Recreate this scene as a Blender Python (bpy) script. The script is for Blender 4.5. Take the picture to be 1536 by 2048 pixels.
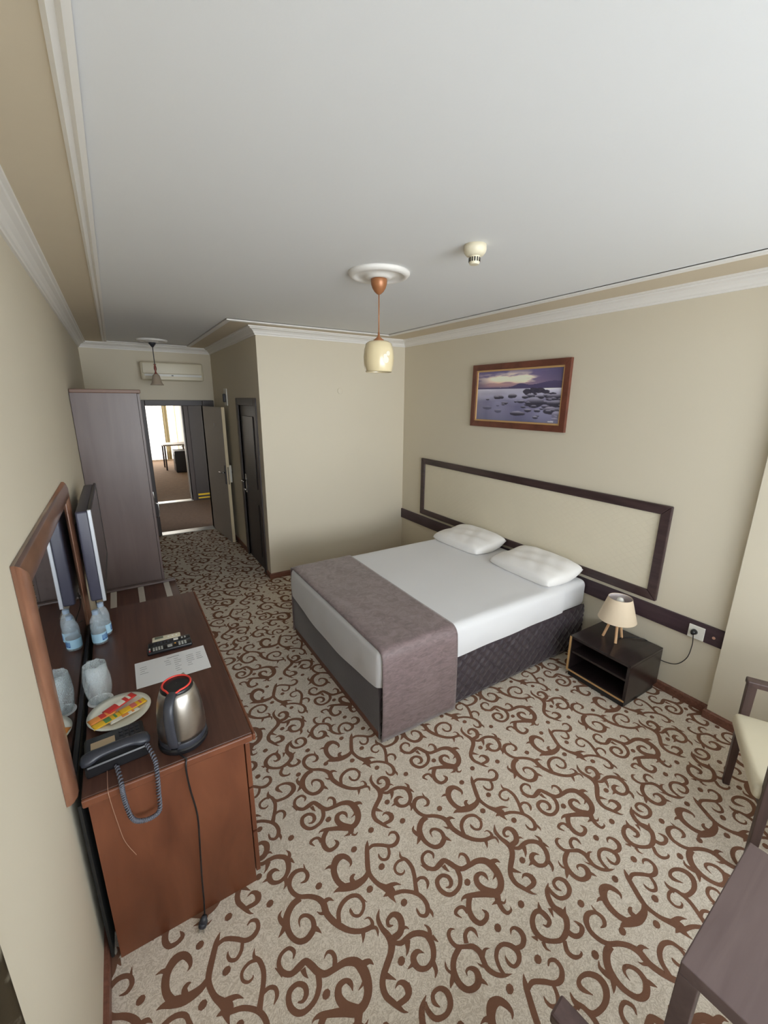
import bpy, math, random
import numpy as np
from mathutils import Vector, Matrix

for o in list(bpy.data.objects):
    bpy.data.objects.remove(o, do_unlink=True)
SC = bpy.context.scene
COL = SC.collection
random.seed(7)
RNG = np.random.default_rng(5)

# ---------------------------------------------------------------- camera
cam_d = bpy.data.cameras.new('camera')
cam = bpy.data.objects.new('camera', cam_d)
COL.objects.link(cam)
SC.camera = cam
FWD = Vector((0.51165803, 0.81957316, -0.25788737))
RIGHT = Vector((0.84929217, -0.5278707, 0.00743931))
UP = Vector((0.13003413, 0.22282811, 0.96614635))
cam.matrix_world = Matrix(((RIGHT.x, UP.x, -FWD.x, 0.28906), (RIGHT.y, UP.y, -FWD.y, 0.0),
                           (RIGHT.z, UP.z, -FWD.z, 2.01672), (0, 0, 0, 1)))
cam_d.sensor_fit = 'HORIZONTAL'
cam_d.sensor_width = 36.0
cam_d.lens = 843.517 / 1536 * 36
cam_d.clip_start = 0.02

# ---------------------------------------------------------------- world, light, exposure
world = bpy.data.worlds.new('world')
SC.world = world
world.use_nodes = True
bg = world.node_tree.nodes['Background']
bg.inputs[0].default_value = (0.93, 0.965, 1.0, 1)
bg.inputs[1].default_value = 5.3

def area(name, loc, rot, sx, sy, power, col):
    d = bpy.data.lights.new(name, 'AREA')
    d.shape = 'RECTANGLE'; d.size = sx; d.size_y = sy; d.energy = power; d.color = col
    o = bpy.data.objects.new(name, d); COL.objects.link(o)
    o.location = loc; o.rotation_euler = rot
    return o
# daylight at the balcony window behind the camera, and at the window of the room across the hall
area('window_daylight', (1.4, -5.2, 1.5), (math.radians(90), 0, 0), 4.8, 2.6, 460.0, (0.985, 0.99, 1.0))
area('far_window_daylight', (1.0, 15.72, 1.3), (math.radians(-90), 0, 0), 1.7, 2.0, 70, (1.0, 0.98, 0.95))
SC.view_settings.view_transform = 'Standard'
SC.view_settings.look = 'None'
SC.view_settings.gamma = 1.0
SC.view_settings.use_curve_mapping = False
SC.view_settings.exposure = -0.20
SC.cycles.diffuse_bounces = 10
SC.cycles.max_bounces = 14
SC.cycles.sample_clamp_indirect = 8.0

# ---------------------------------------------------------------- room numbers (metres)
W, D, WC, D2, H = 3.399, 4.525, 1.583, 6.92, 2.71
YB = -0.90            # window wall
PIL, PILY = 0.05, 0.866
CROWN = 2.63

# ---------------------------------------------------------------- mesh helpers
class MB:
    def __init__(s): s.v = []; s.f = []
    def add(s, vs, fs):
        b = len(s.v); s.v += [tuple(map(float, p)) for p in vs]; s.f += [tuple(i + b for i in f) for f in fs]; return s
    def box(s, x0, x1, y0, y1, z0, z1):
        return s.add([(x0,y0,z0),(x1,y0,z0),(x1,y1,z0),(x0,y1,z0),(x0,y0,z1),(x1,y0,z1),(x1,y1,z1),(x0,y1,z1)],
                     [(0,3,2,1),(4,5,6,7),(0,1,5,4),(1,2,6,5),(2,3,7,6),(3,0,4,7)])
    def hexa(s, lo, hi):   # two quads (bottom, top) of four points each, counter-clockwise from above
        return s.add(list(lo) + list(hi), [(3,2,1,0),(4,5,6,7),(0,1,5,4),(1,2,6,5),(2,3,7,6),(3,0,4,7)])
    def prism(s, poly, z0, z1):
        n = len(poly)
        return s.add([(x,y,z0) for x,y in poly] + [(x,y,z1) for x,y in poly],
                     [tuple(range(n-1,-1,-1)), tuple(range(n,2*n))] + [(i,(i+1)%n,(i+1)%n+n,i+n) for i in range(n)])
    def lathe(s, prof, c=(0,0,0), n=32, cap0=True, cap1=True):
        vs = []; fs = []
        for r, z in prof:
            for k in range(n):
                a = 2*math.pi*k/n; vs.append((c[0]+r*math.cos(a), c[1]+r*math.sin(a), c[2]+z))
        for i in range(len(prof)-1):
            for k in range(n):
                k2 = (k+1)%n; fs.append((i*n+k, i*n+k2, (i+1)*n+k2, (i+1)*n+k))
        if cap0: fs.append(tuple(range(n-1,-1,-1)))
        if cap1: fs.append(tuple((len(prof)-1)*n+k for k in range(n)))
        return s.add(vs, fs)
    def tube(s, path, r, n=8, cap=True):
        P = [Vector(p) for p in path]; m = len(P)
        R = r if isinstance(r, (list, tuple)) else [r]*m
        vs = []; fs = []; up = None
        for i in range(m):
            t = (P[min(m-1,i+1)] - P[max(0,i-1)]).normalized()
            if up is None:
                up = Vector((0,0,1)) if abs(t.z) < .9 else Vector((1,0,0))
            a = t.cross(up); 
            if a.length < 1e-6: a = t.orthogonal()
            a.normalize(); b = a.cross(t).normalized(); up = b
            for k in range(n):
                th = 2*math.pi*k/n; vs.append(P[i] + (a*math.cos(th) + b*math.sin(th))*R[i])
        for i in range(m-1):
            for k in range(n):
                k2 = (k+1)%n; fs.append((i*n+k, i*n+k2, (i+1)*n+k2, (i+1)*n+k))
        if cap:
            fs.append(tuple(range(n-1,-1,-1))); fs.append(tuple((m-1)*n+k for k in range(n)))
        return s.add(vs, fs)
    def grid(s, nu, nv, fn, closed_u=False):
        vs = [fn(i/(nu if closed_u else nu-1), j/(nv-1)) for i in range(nu) for j in range(nv)]
        fs = []
        for i in range(nu if closed_u else nu-1):
            i2 = (i+1) % nu
            for j in range(nv-1): fs.append((i*nv+j, i2*nv+j, i2*nv+j+1, i*nv+j+1))
        return s.add(vs, fs)
    def rbox(s, x0, x1, y0, y1, z0, z1, r, n=6, warp=None):
        """rounded box: every face a grid, pushed onto a box with radius r"""
        lo = np.array((x0,y0,z0)); hi = np.array((x1,y1,z1)); r = min(r, *((hi-lo)/2*.999))
        def ticks(a, b, m):
            e = [a + r*(1-math.cos(math.pi/2*k/4)) for k in range(4)]
            mid = list(np.linspace(a+r, b-r, m))
            return e + mid + [b - r*(1-math.cos(math.pi/2*k/4)) for k in range(3,-1,-1)]
        T = [ticks(lo[i], hi[i], n) for i in range(3)]
        for ax in range(3):
            u, w = [(1,2),(2,0),(0,1)][ax]
            for side in (0,1):
                vs = []
                for a in T[u]:
                    for b in T[w]:
                        p = np.zeros(3); p[ax] = (lo,hi)[side][ax]; p[u] = a; p[w] = b
                        q = np.clip(p, lo+r, hi-r); d = p-q; L = np.linalg.norm(d)
                        p = q + d*(r/L) if L > 1e-9 else p
                        if warp: p = warp(p)
                        vs.append(tuple(p))
                nv = len(T[w]); fs = []
                for i in range(len(T[u])-1):
                    for j in range(nv-1):
                        f = (i*nv+j, (i+1)*nv+j, (i+1)*nv+j+1, i*nv+j+1)
                        fs.append(f if side else f[::-1])
                s.add(vs, fs)
        return s

WM = {}
def obj(name, mb, m, parent=None, smooth=False, local=False, bevel=0.0, merge=False, label=None, auto=None):
    me = bpy.data.meshes.new(name)
    me.from_pydata(mb.v, [], mb.f); 
    if merge:
        import bmesh
        bm = bmesh.new(); bm.from_mesh(me); bmesh.ops.remove_doubles(bm, verts=bm.verts, dist=1e-5); bm.to_mesh(me); bm.free()
    me.update()
    if isinstance(m, (list, tuple)):
        for q in m: me.materials.append(q)
    else: me.materials.append(m)
    if smooth:
        me.polygons.foreach_set('use_smooth', [True]*len(me.polygons))
        if auto is not None:
            try: me.set_sharp_from_angle(angle=math.radians(auto))
            except Exception: pass
    o = bpy.data.objects.new(name, me); COL.objects.link(o)
    if parent is not None:
        o.parent = parent
        if not local:          # built in world coordinates
            o.matrix_parent_inverse = WM.get(parent.name, Matrix.Identity(4)).inverted()
    if not local: WM[o.name] = Matrix.Identity(4)
    if bevel:
        b = o.modifiers.new('bevel', 'BEVEL'); b.width = bevel; b.segments = 2; b.limit_method = 'ANGLE'; b.angle_limit = math.radians(40)
    if label: o['label'] = label
    return o

def tag(o, label, cat, group=None):
    o['label'] = label; o['category'] = cat
    if group: o['group'] = group
    return o
def thing(name, label, cat, loc=(0,0,0), rz=0.0, group=None):
    o = bpy.data.objects.new(name, None); COL.objects.link(o)
    o.empty_display_size = .05
    o.location = loc; o.rotation_euler = (0,0,rz)
    WM[o.name] = Matrix.LocRotScale(Vector(loc), Matrix.Rotation(rz, 3, 'Z').to_quaternion(), None)
    return tag(o, label, cat, group)
def struct(name, mb, m, **k):
    o = obj(name, mb, m, **k); o['kind'] = 'structure'; return o
def copy_tree(o, parent=None):
    c = o.copy(); COL.objects.link(c); c.parent = parent
    for ch in list(o.children):
        copy_tree(ch, c)
    return c
def smoothpath(pts, n=8):
    P = [Vector(p) for p in pts]; out = []
    for i in range(len(P)-1):
        p0 = P[max(0,i-1)]; p1 = P[i]; p2 = P[i+1]; p3 = P[min(len(P)-1,i+2)]
        for k in range(n):
            t = k/n
            out.append(0.5*((2*p1)+(p2-p0)*t+(2*p0-5*p1+4*p2-p3)*t*t+(3*p1-p0-3*p2+p3)*t**3))
    out.append(P[-1]); return out

# ---------------------------------------------------------------- materials
def lin(c):
    return tuple(((x/255)/12.92 if x/255 <= .04045 else ((x/255+.055)/1.055)**2.4) for x in c) + (1.0,)
def M(name, rgb, rough=.6, metal=0.0, var=.05, scale=6.0, bump=0.0, bscale=60.0, spec=.5, sheen=0.0, coat=0.0, stretch=(1,1,1), emit=0.0):
    m = bpy.data.materials.new(name); m.use_nodes = True
    nt = m.node_tree; bs = nt.nodes['Principled BSDF']; L = nt.links.new
    tc = nt.nodes.new('ShaderNodeTexCoord'); mp = nt.nodes.new('ShaderNodeMapping'); mp.inputs['Scale'].default_value = stretch
    L(tc.outputs['Object'], mp.inputs['Vector'])
    nz = nt.nodes.new('ShaderNodeTexNoise'); nz.inputs['Scale'].default_value = scale; nz.inputs['Detail'].default_value = 4
    L(mp.outputs[0], nz.inputs['Vector'])
    c = lin(rgb); mx = nt.nodes.new('ShaderNodeMix'); mx.data_type = 'RGBA'
    mx.inputs[6].default_value = tuple(max(0,x*(1-var)) for x in c[:3])+(1,)
    mx.inputs[7].default_value = tuple(min(1,x*(1+var)) for x in c[:3])+(1,)
    L(nz.outputs['Fac'], mx.inputs[0]); L(mx.outputs[2], bs.inputs['Base Color'])
    bs.inputs['Roughness'].default_value = rough; bs.inputs['Metallic'].default_value = metal
    bs.inputs['Specular IOR Level'].default_value = spec
    if sheen: bs.inputs['Sheen Weight'].default_value = sheen
    if coat: bs.inputs['Coat Weight'].default_value = coat; bs.inputs['Coat Roughness'].default_value = .15
    if emit:
        bs.inputs['Emission Color'].default_value = c; bs.inputs['Emission Strength'].default_value = emit
    if bump:
        n2 = nt.nodes.new('ShaderNodeTexNoise'); n2.inputs['Scale'].default_value = bscale; n2.inputs['Detail'].default_value = 3
        L(mp.outputs[0], n2.inputs['Vector'])
        bp = nt.nodes.new('ShaderNodeBump'); bp.inputs['Strength'].default_value = bump; bp.inputs['Distance'].default_value = .004
        L(n2.outputs['Fac'], bp.inputs['Height']); L(bp.outputs[0], bs.inputs['Normal'])
    return m
def wood(name, dark, light, rough=.4, grain=(2.2,40,40), spec=.45, coat=.0):
    m = bpy.data.materials.new(name); m.use_nodes = True
    nt = m.node_tree; bs = nt.nodes['Principled BSDF']; L = nt.links.new
    tc = nt.nodes.new('ShaderNodeTexCoord'); mp = nt.nodes.new('ShaderNodeMapping'); mp.inputs['Scale'].default_value = grain
    L(tc.outputs['Object'], mp.inputs['Vector'])
    nz = nt.nodes.new('ShaderNodeTexNoise'); nz.inputs['Scale'].default_value = 1.0; nz.inputs['Detail'].default_value = 6; nz.inputs['Distortion'].default_value = .6
    L(mp.outputs[0], nz.inputs['Vector'])
    n3 = nt.nodes.new('ShaderNodeTexNoise'); n3.inputs['Scale'].default_value = 2.4; n3.inputs['Detail'].default_value = 2
    L(tc.outputs['Object'], n3.inputs['Vector'])
    ad = nt.nodes.new('ShaderNodeMath'); ad.operation = 'MULTIPLY_ADD'; ad.inputs[1].default_value = .45
    L(n3.outputs['Fac'], ad.inputs[0]); L(nz.outputs['Fac'], ad.inputs[2])
    cr = nt.nodes.new('ShaderNodeValToRGB')
    cr.color_ramp.elements[0].position = .42; cr.color_ramp.elements[0].color = lin(dark)
    cr.color_ramp.elements[1].position = .95; cr.color_ramp.elements[1].color = lin(light)
    L(ad.outputs[0], cr.inputs[0]); L(cr.outputs[0], bs.inputs['Base Color'])
    bs.inputs['Roughness'].default_value = rough; bs.inputs['Specular IOR Level'].default_value = spec
    if coat: bs.inputs['Coat Weight'].default_value = coat; bs.inputs['Coat Roughness'].default_value = .2
    return m
def clear(name, tint=(235,240,245), alpha=.30, rough=.08):
    """thin clear plastic or glass: part see-through, part glossy"""
    m = bpy.data.materials.new(name); m.use_nodes = True
    nt = m.node_tree; L = nt.links.new; out = nt.nodes['Material Output']; bs = nt.nodes['Principled BSDF']
    bs.inputs['Base Color'].default_value = lin(tint); bs.inputs['Roughness'].default_value = rough
    tr = nt.nodes.new('ShaderNodeBsdfTransparent'); tr.inputs[0].default_value = (.95,.97,.98,1)
    mx = nt.nodes.new('ShaderNodeMixShader'); nz = nt.nodes.new('ShaderNodeTexNoise'); nz.inputs['Scale'].default_value = 35
    mr = nt.nodes.new('ShaderNodeMapRange'); mr.inputs[3].default_value = alpha*.5; mr.inputs[4].default_value = min(1,alpha*1.6)
    L(nz.outputs['Fac'], mr.inputs[0]); L(mr.outputs[0], mx.inputs[0])
    L(tr.outputs[0], mx.inputs[1]); L(bs.outputs[0], mx.inputs[2]); L(mx.outputs[0], out.inputs[0])
    return m

m_wall   = M('wall_paint_beige', (214,205,185), .75, var=.02, scale=1.5, bump=.05, bscale=180)
m_band   = M('ceiling_band_beige', (210,197,174), .75, var=.02)
m_ceil   = M('ceiling_white', (230,231,232), .8, var=.015, scale=1.2, bump=.04, bscale=120)
m_trim   = M('moulding_white', (232,229,224), .55, var=.015)
m_base   = wood('baseboard_redwood', (96,60,48), (134,90,74), .45, (4,60,60))
m_mahog  = wood('desk_mahogany', (88,48,31), (124,74,50), .42, (9,30,2.0))
m_mahogt = wood('desk_top_mahogany', (64,40,33), (94,62,50), .33, (40,2.2,40), spec=.5)
m_wenge  = wood('wardrobe_walnut', (96,82,80), (110,96,93), .36, (14,14,1.2))
m_frame  = wood('mirror_frame_cherry', (98,62,44), (142,100,78), .28, (30,5,5), coat=.5)
m_dark   = wood('dark_wenge_wood', (46,33,33), (74,56,56), .38, (30,3,30))
m_rail   = wood('wall_strip_wenge', (52,38,44), (74,57,64), .45, (30,3,30))
m_door   = M('door_dark_laminate', (62,57,58), .4, var=.08, scale=14, stretch=(1,1,.1))
m_leaf   = M('door_grey_laminate', (172,165,158), .5, var=.03)
m_edge   = M('door_edge_cream', (222,206,172), .5)
m_bframe = M('door_frame_dark', (66,58,58), .45, var=.08)
m_black  = M('plastic_black', (26,26,29), .32, var=.1)
m_dgrey  = M('plastic_dark_grey', (52,54,62), .38, var=.06)
m_white  = M('plastic_white', (228,226,218), .4, var=.02)
m_ivory  = M('plastic_ivory', (224,215,190), .42, var=.03)
m_chrome = M('metal_chrome', (200,200,200), .22, 1.0, var=.03)
m_steel  = M('metal_brushed_steel', (196,190,182), .30, 1.0, var=.06, scale=3, stretch=(1,1,60))
m_silver = M('silver_plastic', (196,198,204), .3, .3, var=.03)
m_sheet  = M('white_cotton', (220,220,222), .85, var=.015, scale=3, bump=.12, bscale=14, sheen=.2)
m_pillow = M('white_pillow_cotton', (236,234,232), .85, var=.01, bump=.12, bscale=10, sheen=.2)
m_satin  = None
m_bedfab = M('bed_base_fabric', (50,38,46), .5, var=.22, scale=30, bump=.25, bscale=160, sheen=.3)
m_cream  = M('seat_cream_leather', (218,209,184), .5, var=.03, bump=.1, bscale=120)
m_chairw = wood('chair_walnut', (62,46,44), (92,72,68), .4, (20,20,3))
m_tabletop = wood('table_walnut', (84,68,67), (100,84,82), .5, (3,30,30))
m_gold   = M('trim_gold_wood', (204,164,112), .4, .1, var=.05)
m_brownm = M('lamp_copper', (168,112,74), .35, .3, var=.05)
m_glassy = M('lamp_glass_cream', (216,200,162), .22, var=.05, scale=10, coat=.4)
m_shade  = M('lamp_shade_fabric', (222,204,178), .8, var=.03, bump=.1, bscale=220)
m_shadein= M('lamp_shade_lining', (214,204,204), .8, var=.02)
m_beech  = wood('beech_wood', (206,156,112), (232,190,146), .5, (30,30,4))
m_paper  = M('paper_white', (226,226,226), .7, var=.01)
m_ink    = M('ink_grey', (120,120,124), .8)
m_mirror = M('mirror_silvered', (205,210,214), .02, 1.0, var=0.0)
m_screen = M('tv_screen', (22,24,26), .12, var=.02, spec=.6)
m_tvback = M('tv_back_plastic', (62,60,74), .4, var=.05)
m_pet    = clear('clear_plastic', (225,235,242), .24, .05)
m_wrap   = clear('frosted_plastic_wrap', (228,234,234), .26, .12)
m_label  = M('label_pale_blue', (168,206,226), .5, var=.05)
m_blue   = M('label_blue_ink', (40,90,160), .5)
m_cup    = M('porcelain', (232,230,214), .25, var=.02, coat=.3)
m_red    = M('sachet_red', (206,48,40), .45, var=.08)
m_yell   = M('sachet_yellow', (242,190,38), .45, var=.06)
m_oran   = M('sachet_orange', (236,150,70), .45, var=.1, scale=30)
m_green  = M('sachet_green', (90,140,70), .45)
m_redring= M('kettle_red', (220,66,56), .35)
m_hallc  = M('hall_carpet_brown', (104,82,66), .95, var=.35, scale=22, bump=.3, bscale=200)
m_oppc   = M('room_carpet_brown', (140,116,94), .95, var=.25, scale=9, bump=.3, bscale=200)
m_metalst= M('threshold_metal', (190,188,180), .35, .6, var=.03)
m_sheer  = M('sheer_curtain_glow', (255,255,255), .9, emit=1.0)  # emission in the cloth stands in for daylight coming through it
m_olive  = M('curtain_olive', (172,160,126), .9, var=.06)
m_yellow = M('kick_strip_yellow', (226,190,40), .5)
m_hpanel = M('headboard_upholstery', (221,212,190), .7, var=.03, scale=5)
m_winfr  = M('window_frame_white', (230,230,228), .4)
m_bulb   = M('bell_glass_smoked', (172,156,138), .3, var=.06)

def diamonds(m, scale=14.0, strength=.25):
    """fine stitched diamond relief for the headboard upholstery"""
    nt = m.node_tree; bs = nt.nodes['Principled BSDF']; L = nt.links.new
    tc = nt.nodes.new('ShaderNodeTexCoord'); sp = nt.nodes.new('ShaderNodeSeparateXYZ'); L(tc.outputs['Object'], sp.inputs[0])
    hs = []
    for sg in (1, -1):
        a = nt.nodes.new('ShaderNodeMath'); a.operation = 'MULTIPLY_ADD'; a.inputs[1].default_value = sg*1.4
        L(sp.outputs[2], a.inputs[0]); L(sp.outputs[1], a.inputs[2])
        b = nt.nodes.new('ShaderNodeMath'); b.operation = 'MULTIPLY'; b.inputs[1].default_value = scale*math.pi; L(a.outputs[0], b.inputs[0])
        c = nt.nodes.new('ShaderNodeMath'); c.operation = 'SINE'; L(b.outputs[0], c.inputs[0])
        d = nt.nodes.new('ShaderNodeMath'); d.operation = 'ABSOLUTE'; L(c.outputs[0], d.inputs[0]); hs.append(d)
    mn = nt.nodes.new('ShaderNodeMath'); mn.operation = 'MINIMUM'; L(hs[0].outputs[0], mn.inputs[0]); L(hs[1].outputs[0], mn.inputs[1])
    pw = nt.nodes.new('ShaderNodeMath'); pw.operation = 'POWER'; pw.inputs[1].default_value = .35; L(mn.outputs[0], pw.inputs[0])
    bp = nt.nodes.new('ShaderNodeBump'); bp.inputs['Strength'].default_value = strength; bp.inputs['Distance'].default_value = .004
    L(pw.outputs[0], bp.inputs['Height']); L(bp.outputs[0], bs.inputs['Normal'])
diamonds(m_hpanel)

def satin():
    m = bpy.data.materials.new('runner_crushed_satin'); m.use_nodes = True
    nt = m.node_tree; bs = nt.nodes['Principled BSDF']; L = nt.links.new
    tc = nt.nodes.new('ShaderNodeTexCoord'); mp = nt.nodes.new('ShaderNodeMapping'); mp.inputs['Scale'].default_value = (9, 9, 30)
    L(tc.outputs['Object'], mp.inputs[0])
    nz = nt.nodes.new('ShaderNodeTexNoise'); nz.inputs['Scale'].default_value = 1.6; nz.inputs['Detail'].default_value = 8; nz.inputs['Roughness'].default_value = .7; nz.inputs['Distortion'].default_value = 1.2
    L(mp.outputs[0], nz.inputs['Vector'])
    cr = nt.nodes.new('ShaderNodeValToRGB'); cr.color_ramp.elements[0].position = .36; cr.color_ramp.elements[1].position = .62
    cr.color_ramp.elements[0].color = lin((106,90,90)); cr.color_ramp.elements[1].color = lin((134,116,117))
    L(nz.outputs['Fac'], cr.inputs[0]); L(cr.outputs[0], bs.inputs['Base Color'])
    rr = nt.nodes.new('ShaderNodeMapRange'); rr.inputs[3].default_value = .62; rr.inputs[4].default_value = .36; L(nz.outputs['Fac'], rr.inputs[0]); L(rr.outputs[0], bs.inputs['Roughness'])
    bs.inputs['Sheen Weight'].default_value = .25; bs.inputs['Specular IOR Level'].default_value = .5
    bp = nt.nodes.new('ShaderNodeBump'); bp.inputs['Strength'].default_value = .2; bp.inputs['Distance'].default_value = .003
    L(nz.outputs['Fac'], bp.inputs['Height']); L(bp.outputs[0], bs.inputs['Normal'])
    return m
m_satin = satin()

def carpet_ground():
    m = bpy.data.materials.new('carpet_beige_mottled'); m.use_nodes = True
    nt = m.node_tree; bs = nt.nodes['Principled BSDF']; L = nt.links.new
    tc = nt.nodes.new('ShaderNodeTexCoord')
    n1 = nt.nodes.new('ShaderNodeTexNoise'); n1.inputs['Scale'].default_value = 26; n1.inputs['Detail'].default_value = 2; n1.inputs['Distortion'].default_value = 2.5; L(tc.outputs['Object'], n1.inputs['Vector'])
    w = nt.nodes.new('ShaderNodeMath'); w.operation = 'MULTIPLY'; w.inputs[1].default_value = 30; L(n1.outputs['Fac'], w.inputs[0])
    sn = nt.nodes.new('ShaderNodeMath'); sn.operation = 'SINE'; L(w.outputs[0], sn.inputs[0])
    n2 = nt.nodes.new('ShaderNodeTexNoise'); n2.inputs['Scale'].default_value = 240; n2.inputs['Detail'].default_value = 2; L(tc.outputs['Object'], n2.inputs['Vector'])
    ad = nt.nodes.new('ShaderNodeMath'); ad.operation = 'MULTIPLY_ADD'; ad.inputs[1].default_value = .28; L(sn.outputs[0], ad.inputs[0]); L(n2.outputs['Fac'], ad.inputs[2])
    cr = nt.nodes.new('ShaderNodeValToRGB'); cr.color_ramp.elements[0].position = .15; cr.color_ramp.elements[1].position = .85
    cr.color_ramp.elements[0].color = lin((190,177,160)); cr.color_ramp.elements[1].color = lin((224,214,200))
    L(ad.outputs[0], cr.inputs[0]); L(cr.outputs[0], bs.inputs['Base Color'])
    bs.inputs['Roughness'].default_value = .95; bs.inputs['Specular IOR Level'].default_value = .15
    bp = nt.nodes.new('ShaderNodeBump'); bp.inputs['Strength'].default_value = .35; bp.inputs['Distance'].default_value = .003
    L(n2.outputs['Fac'], bp.inputs['Height']); L(bp.outputs[0], bs.inputs['Normal'])
    return m
m_carpet = carpet_ground()
m_scroll = M('carpet_scroll_brown', (122,88,70), .95, var=.16, scale=5, bump=.35, bscale=240, spec=.15)

# ---------------------------------------------------------------- the room shell
struct('floor', MB().box(-.12, W+.12, YB-.12, D2+.12, -.12, 0), m_carpet)
floor = bpy.data.objects['floor']

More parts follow.
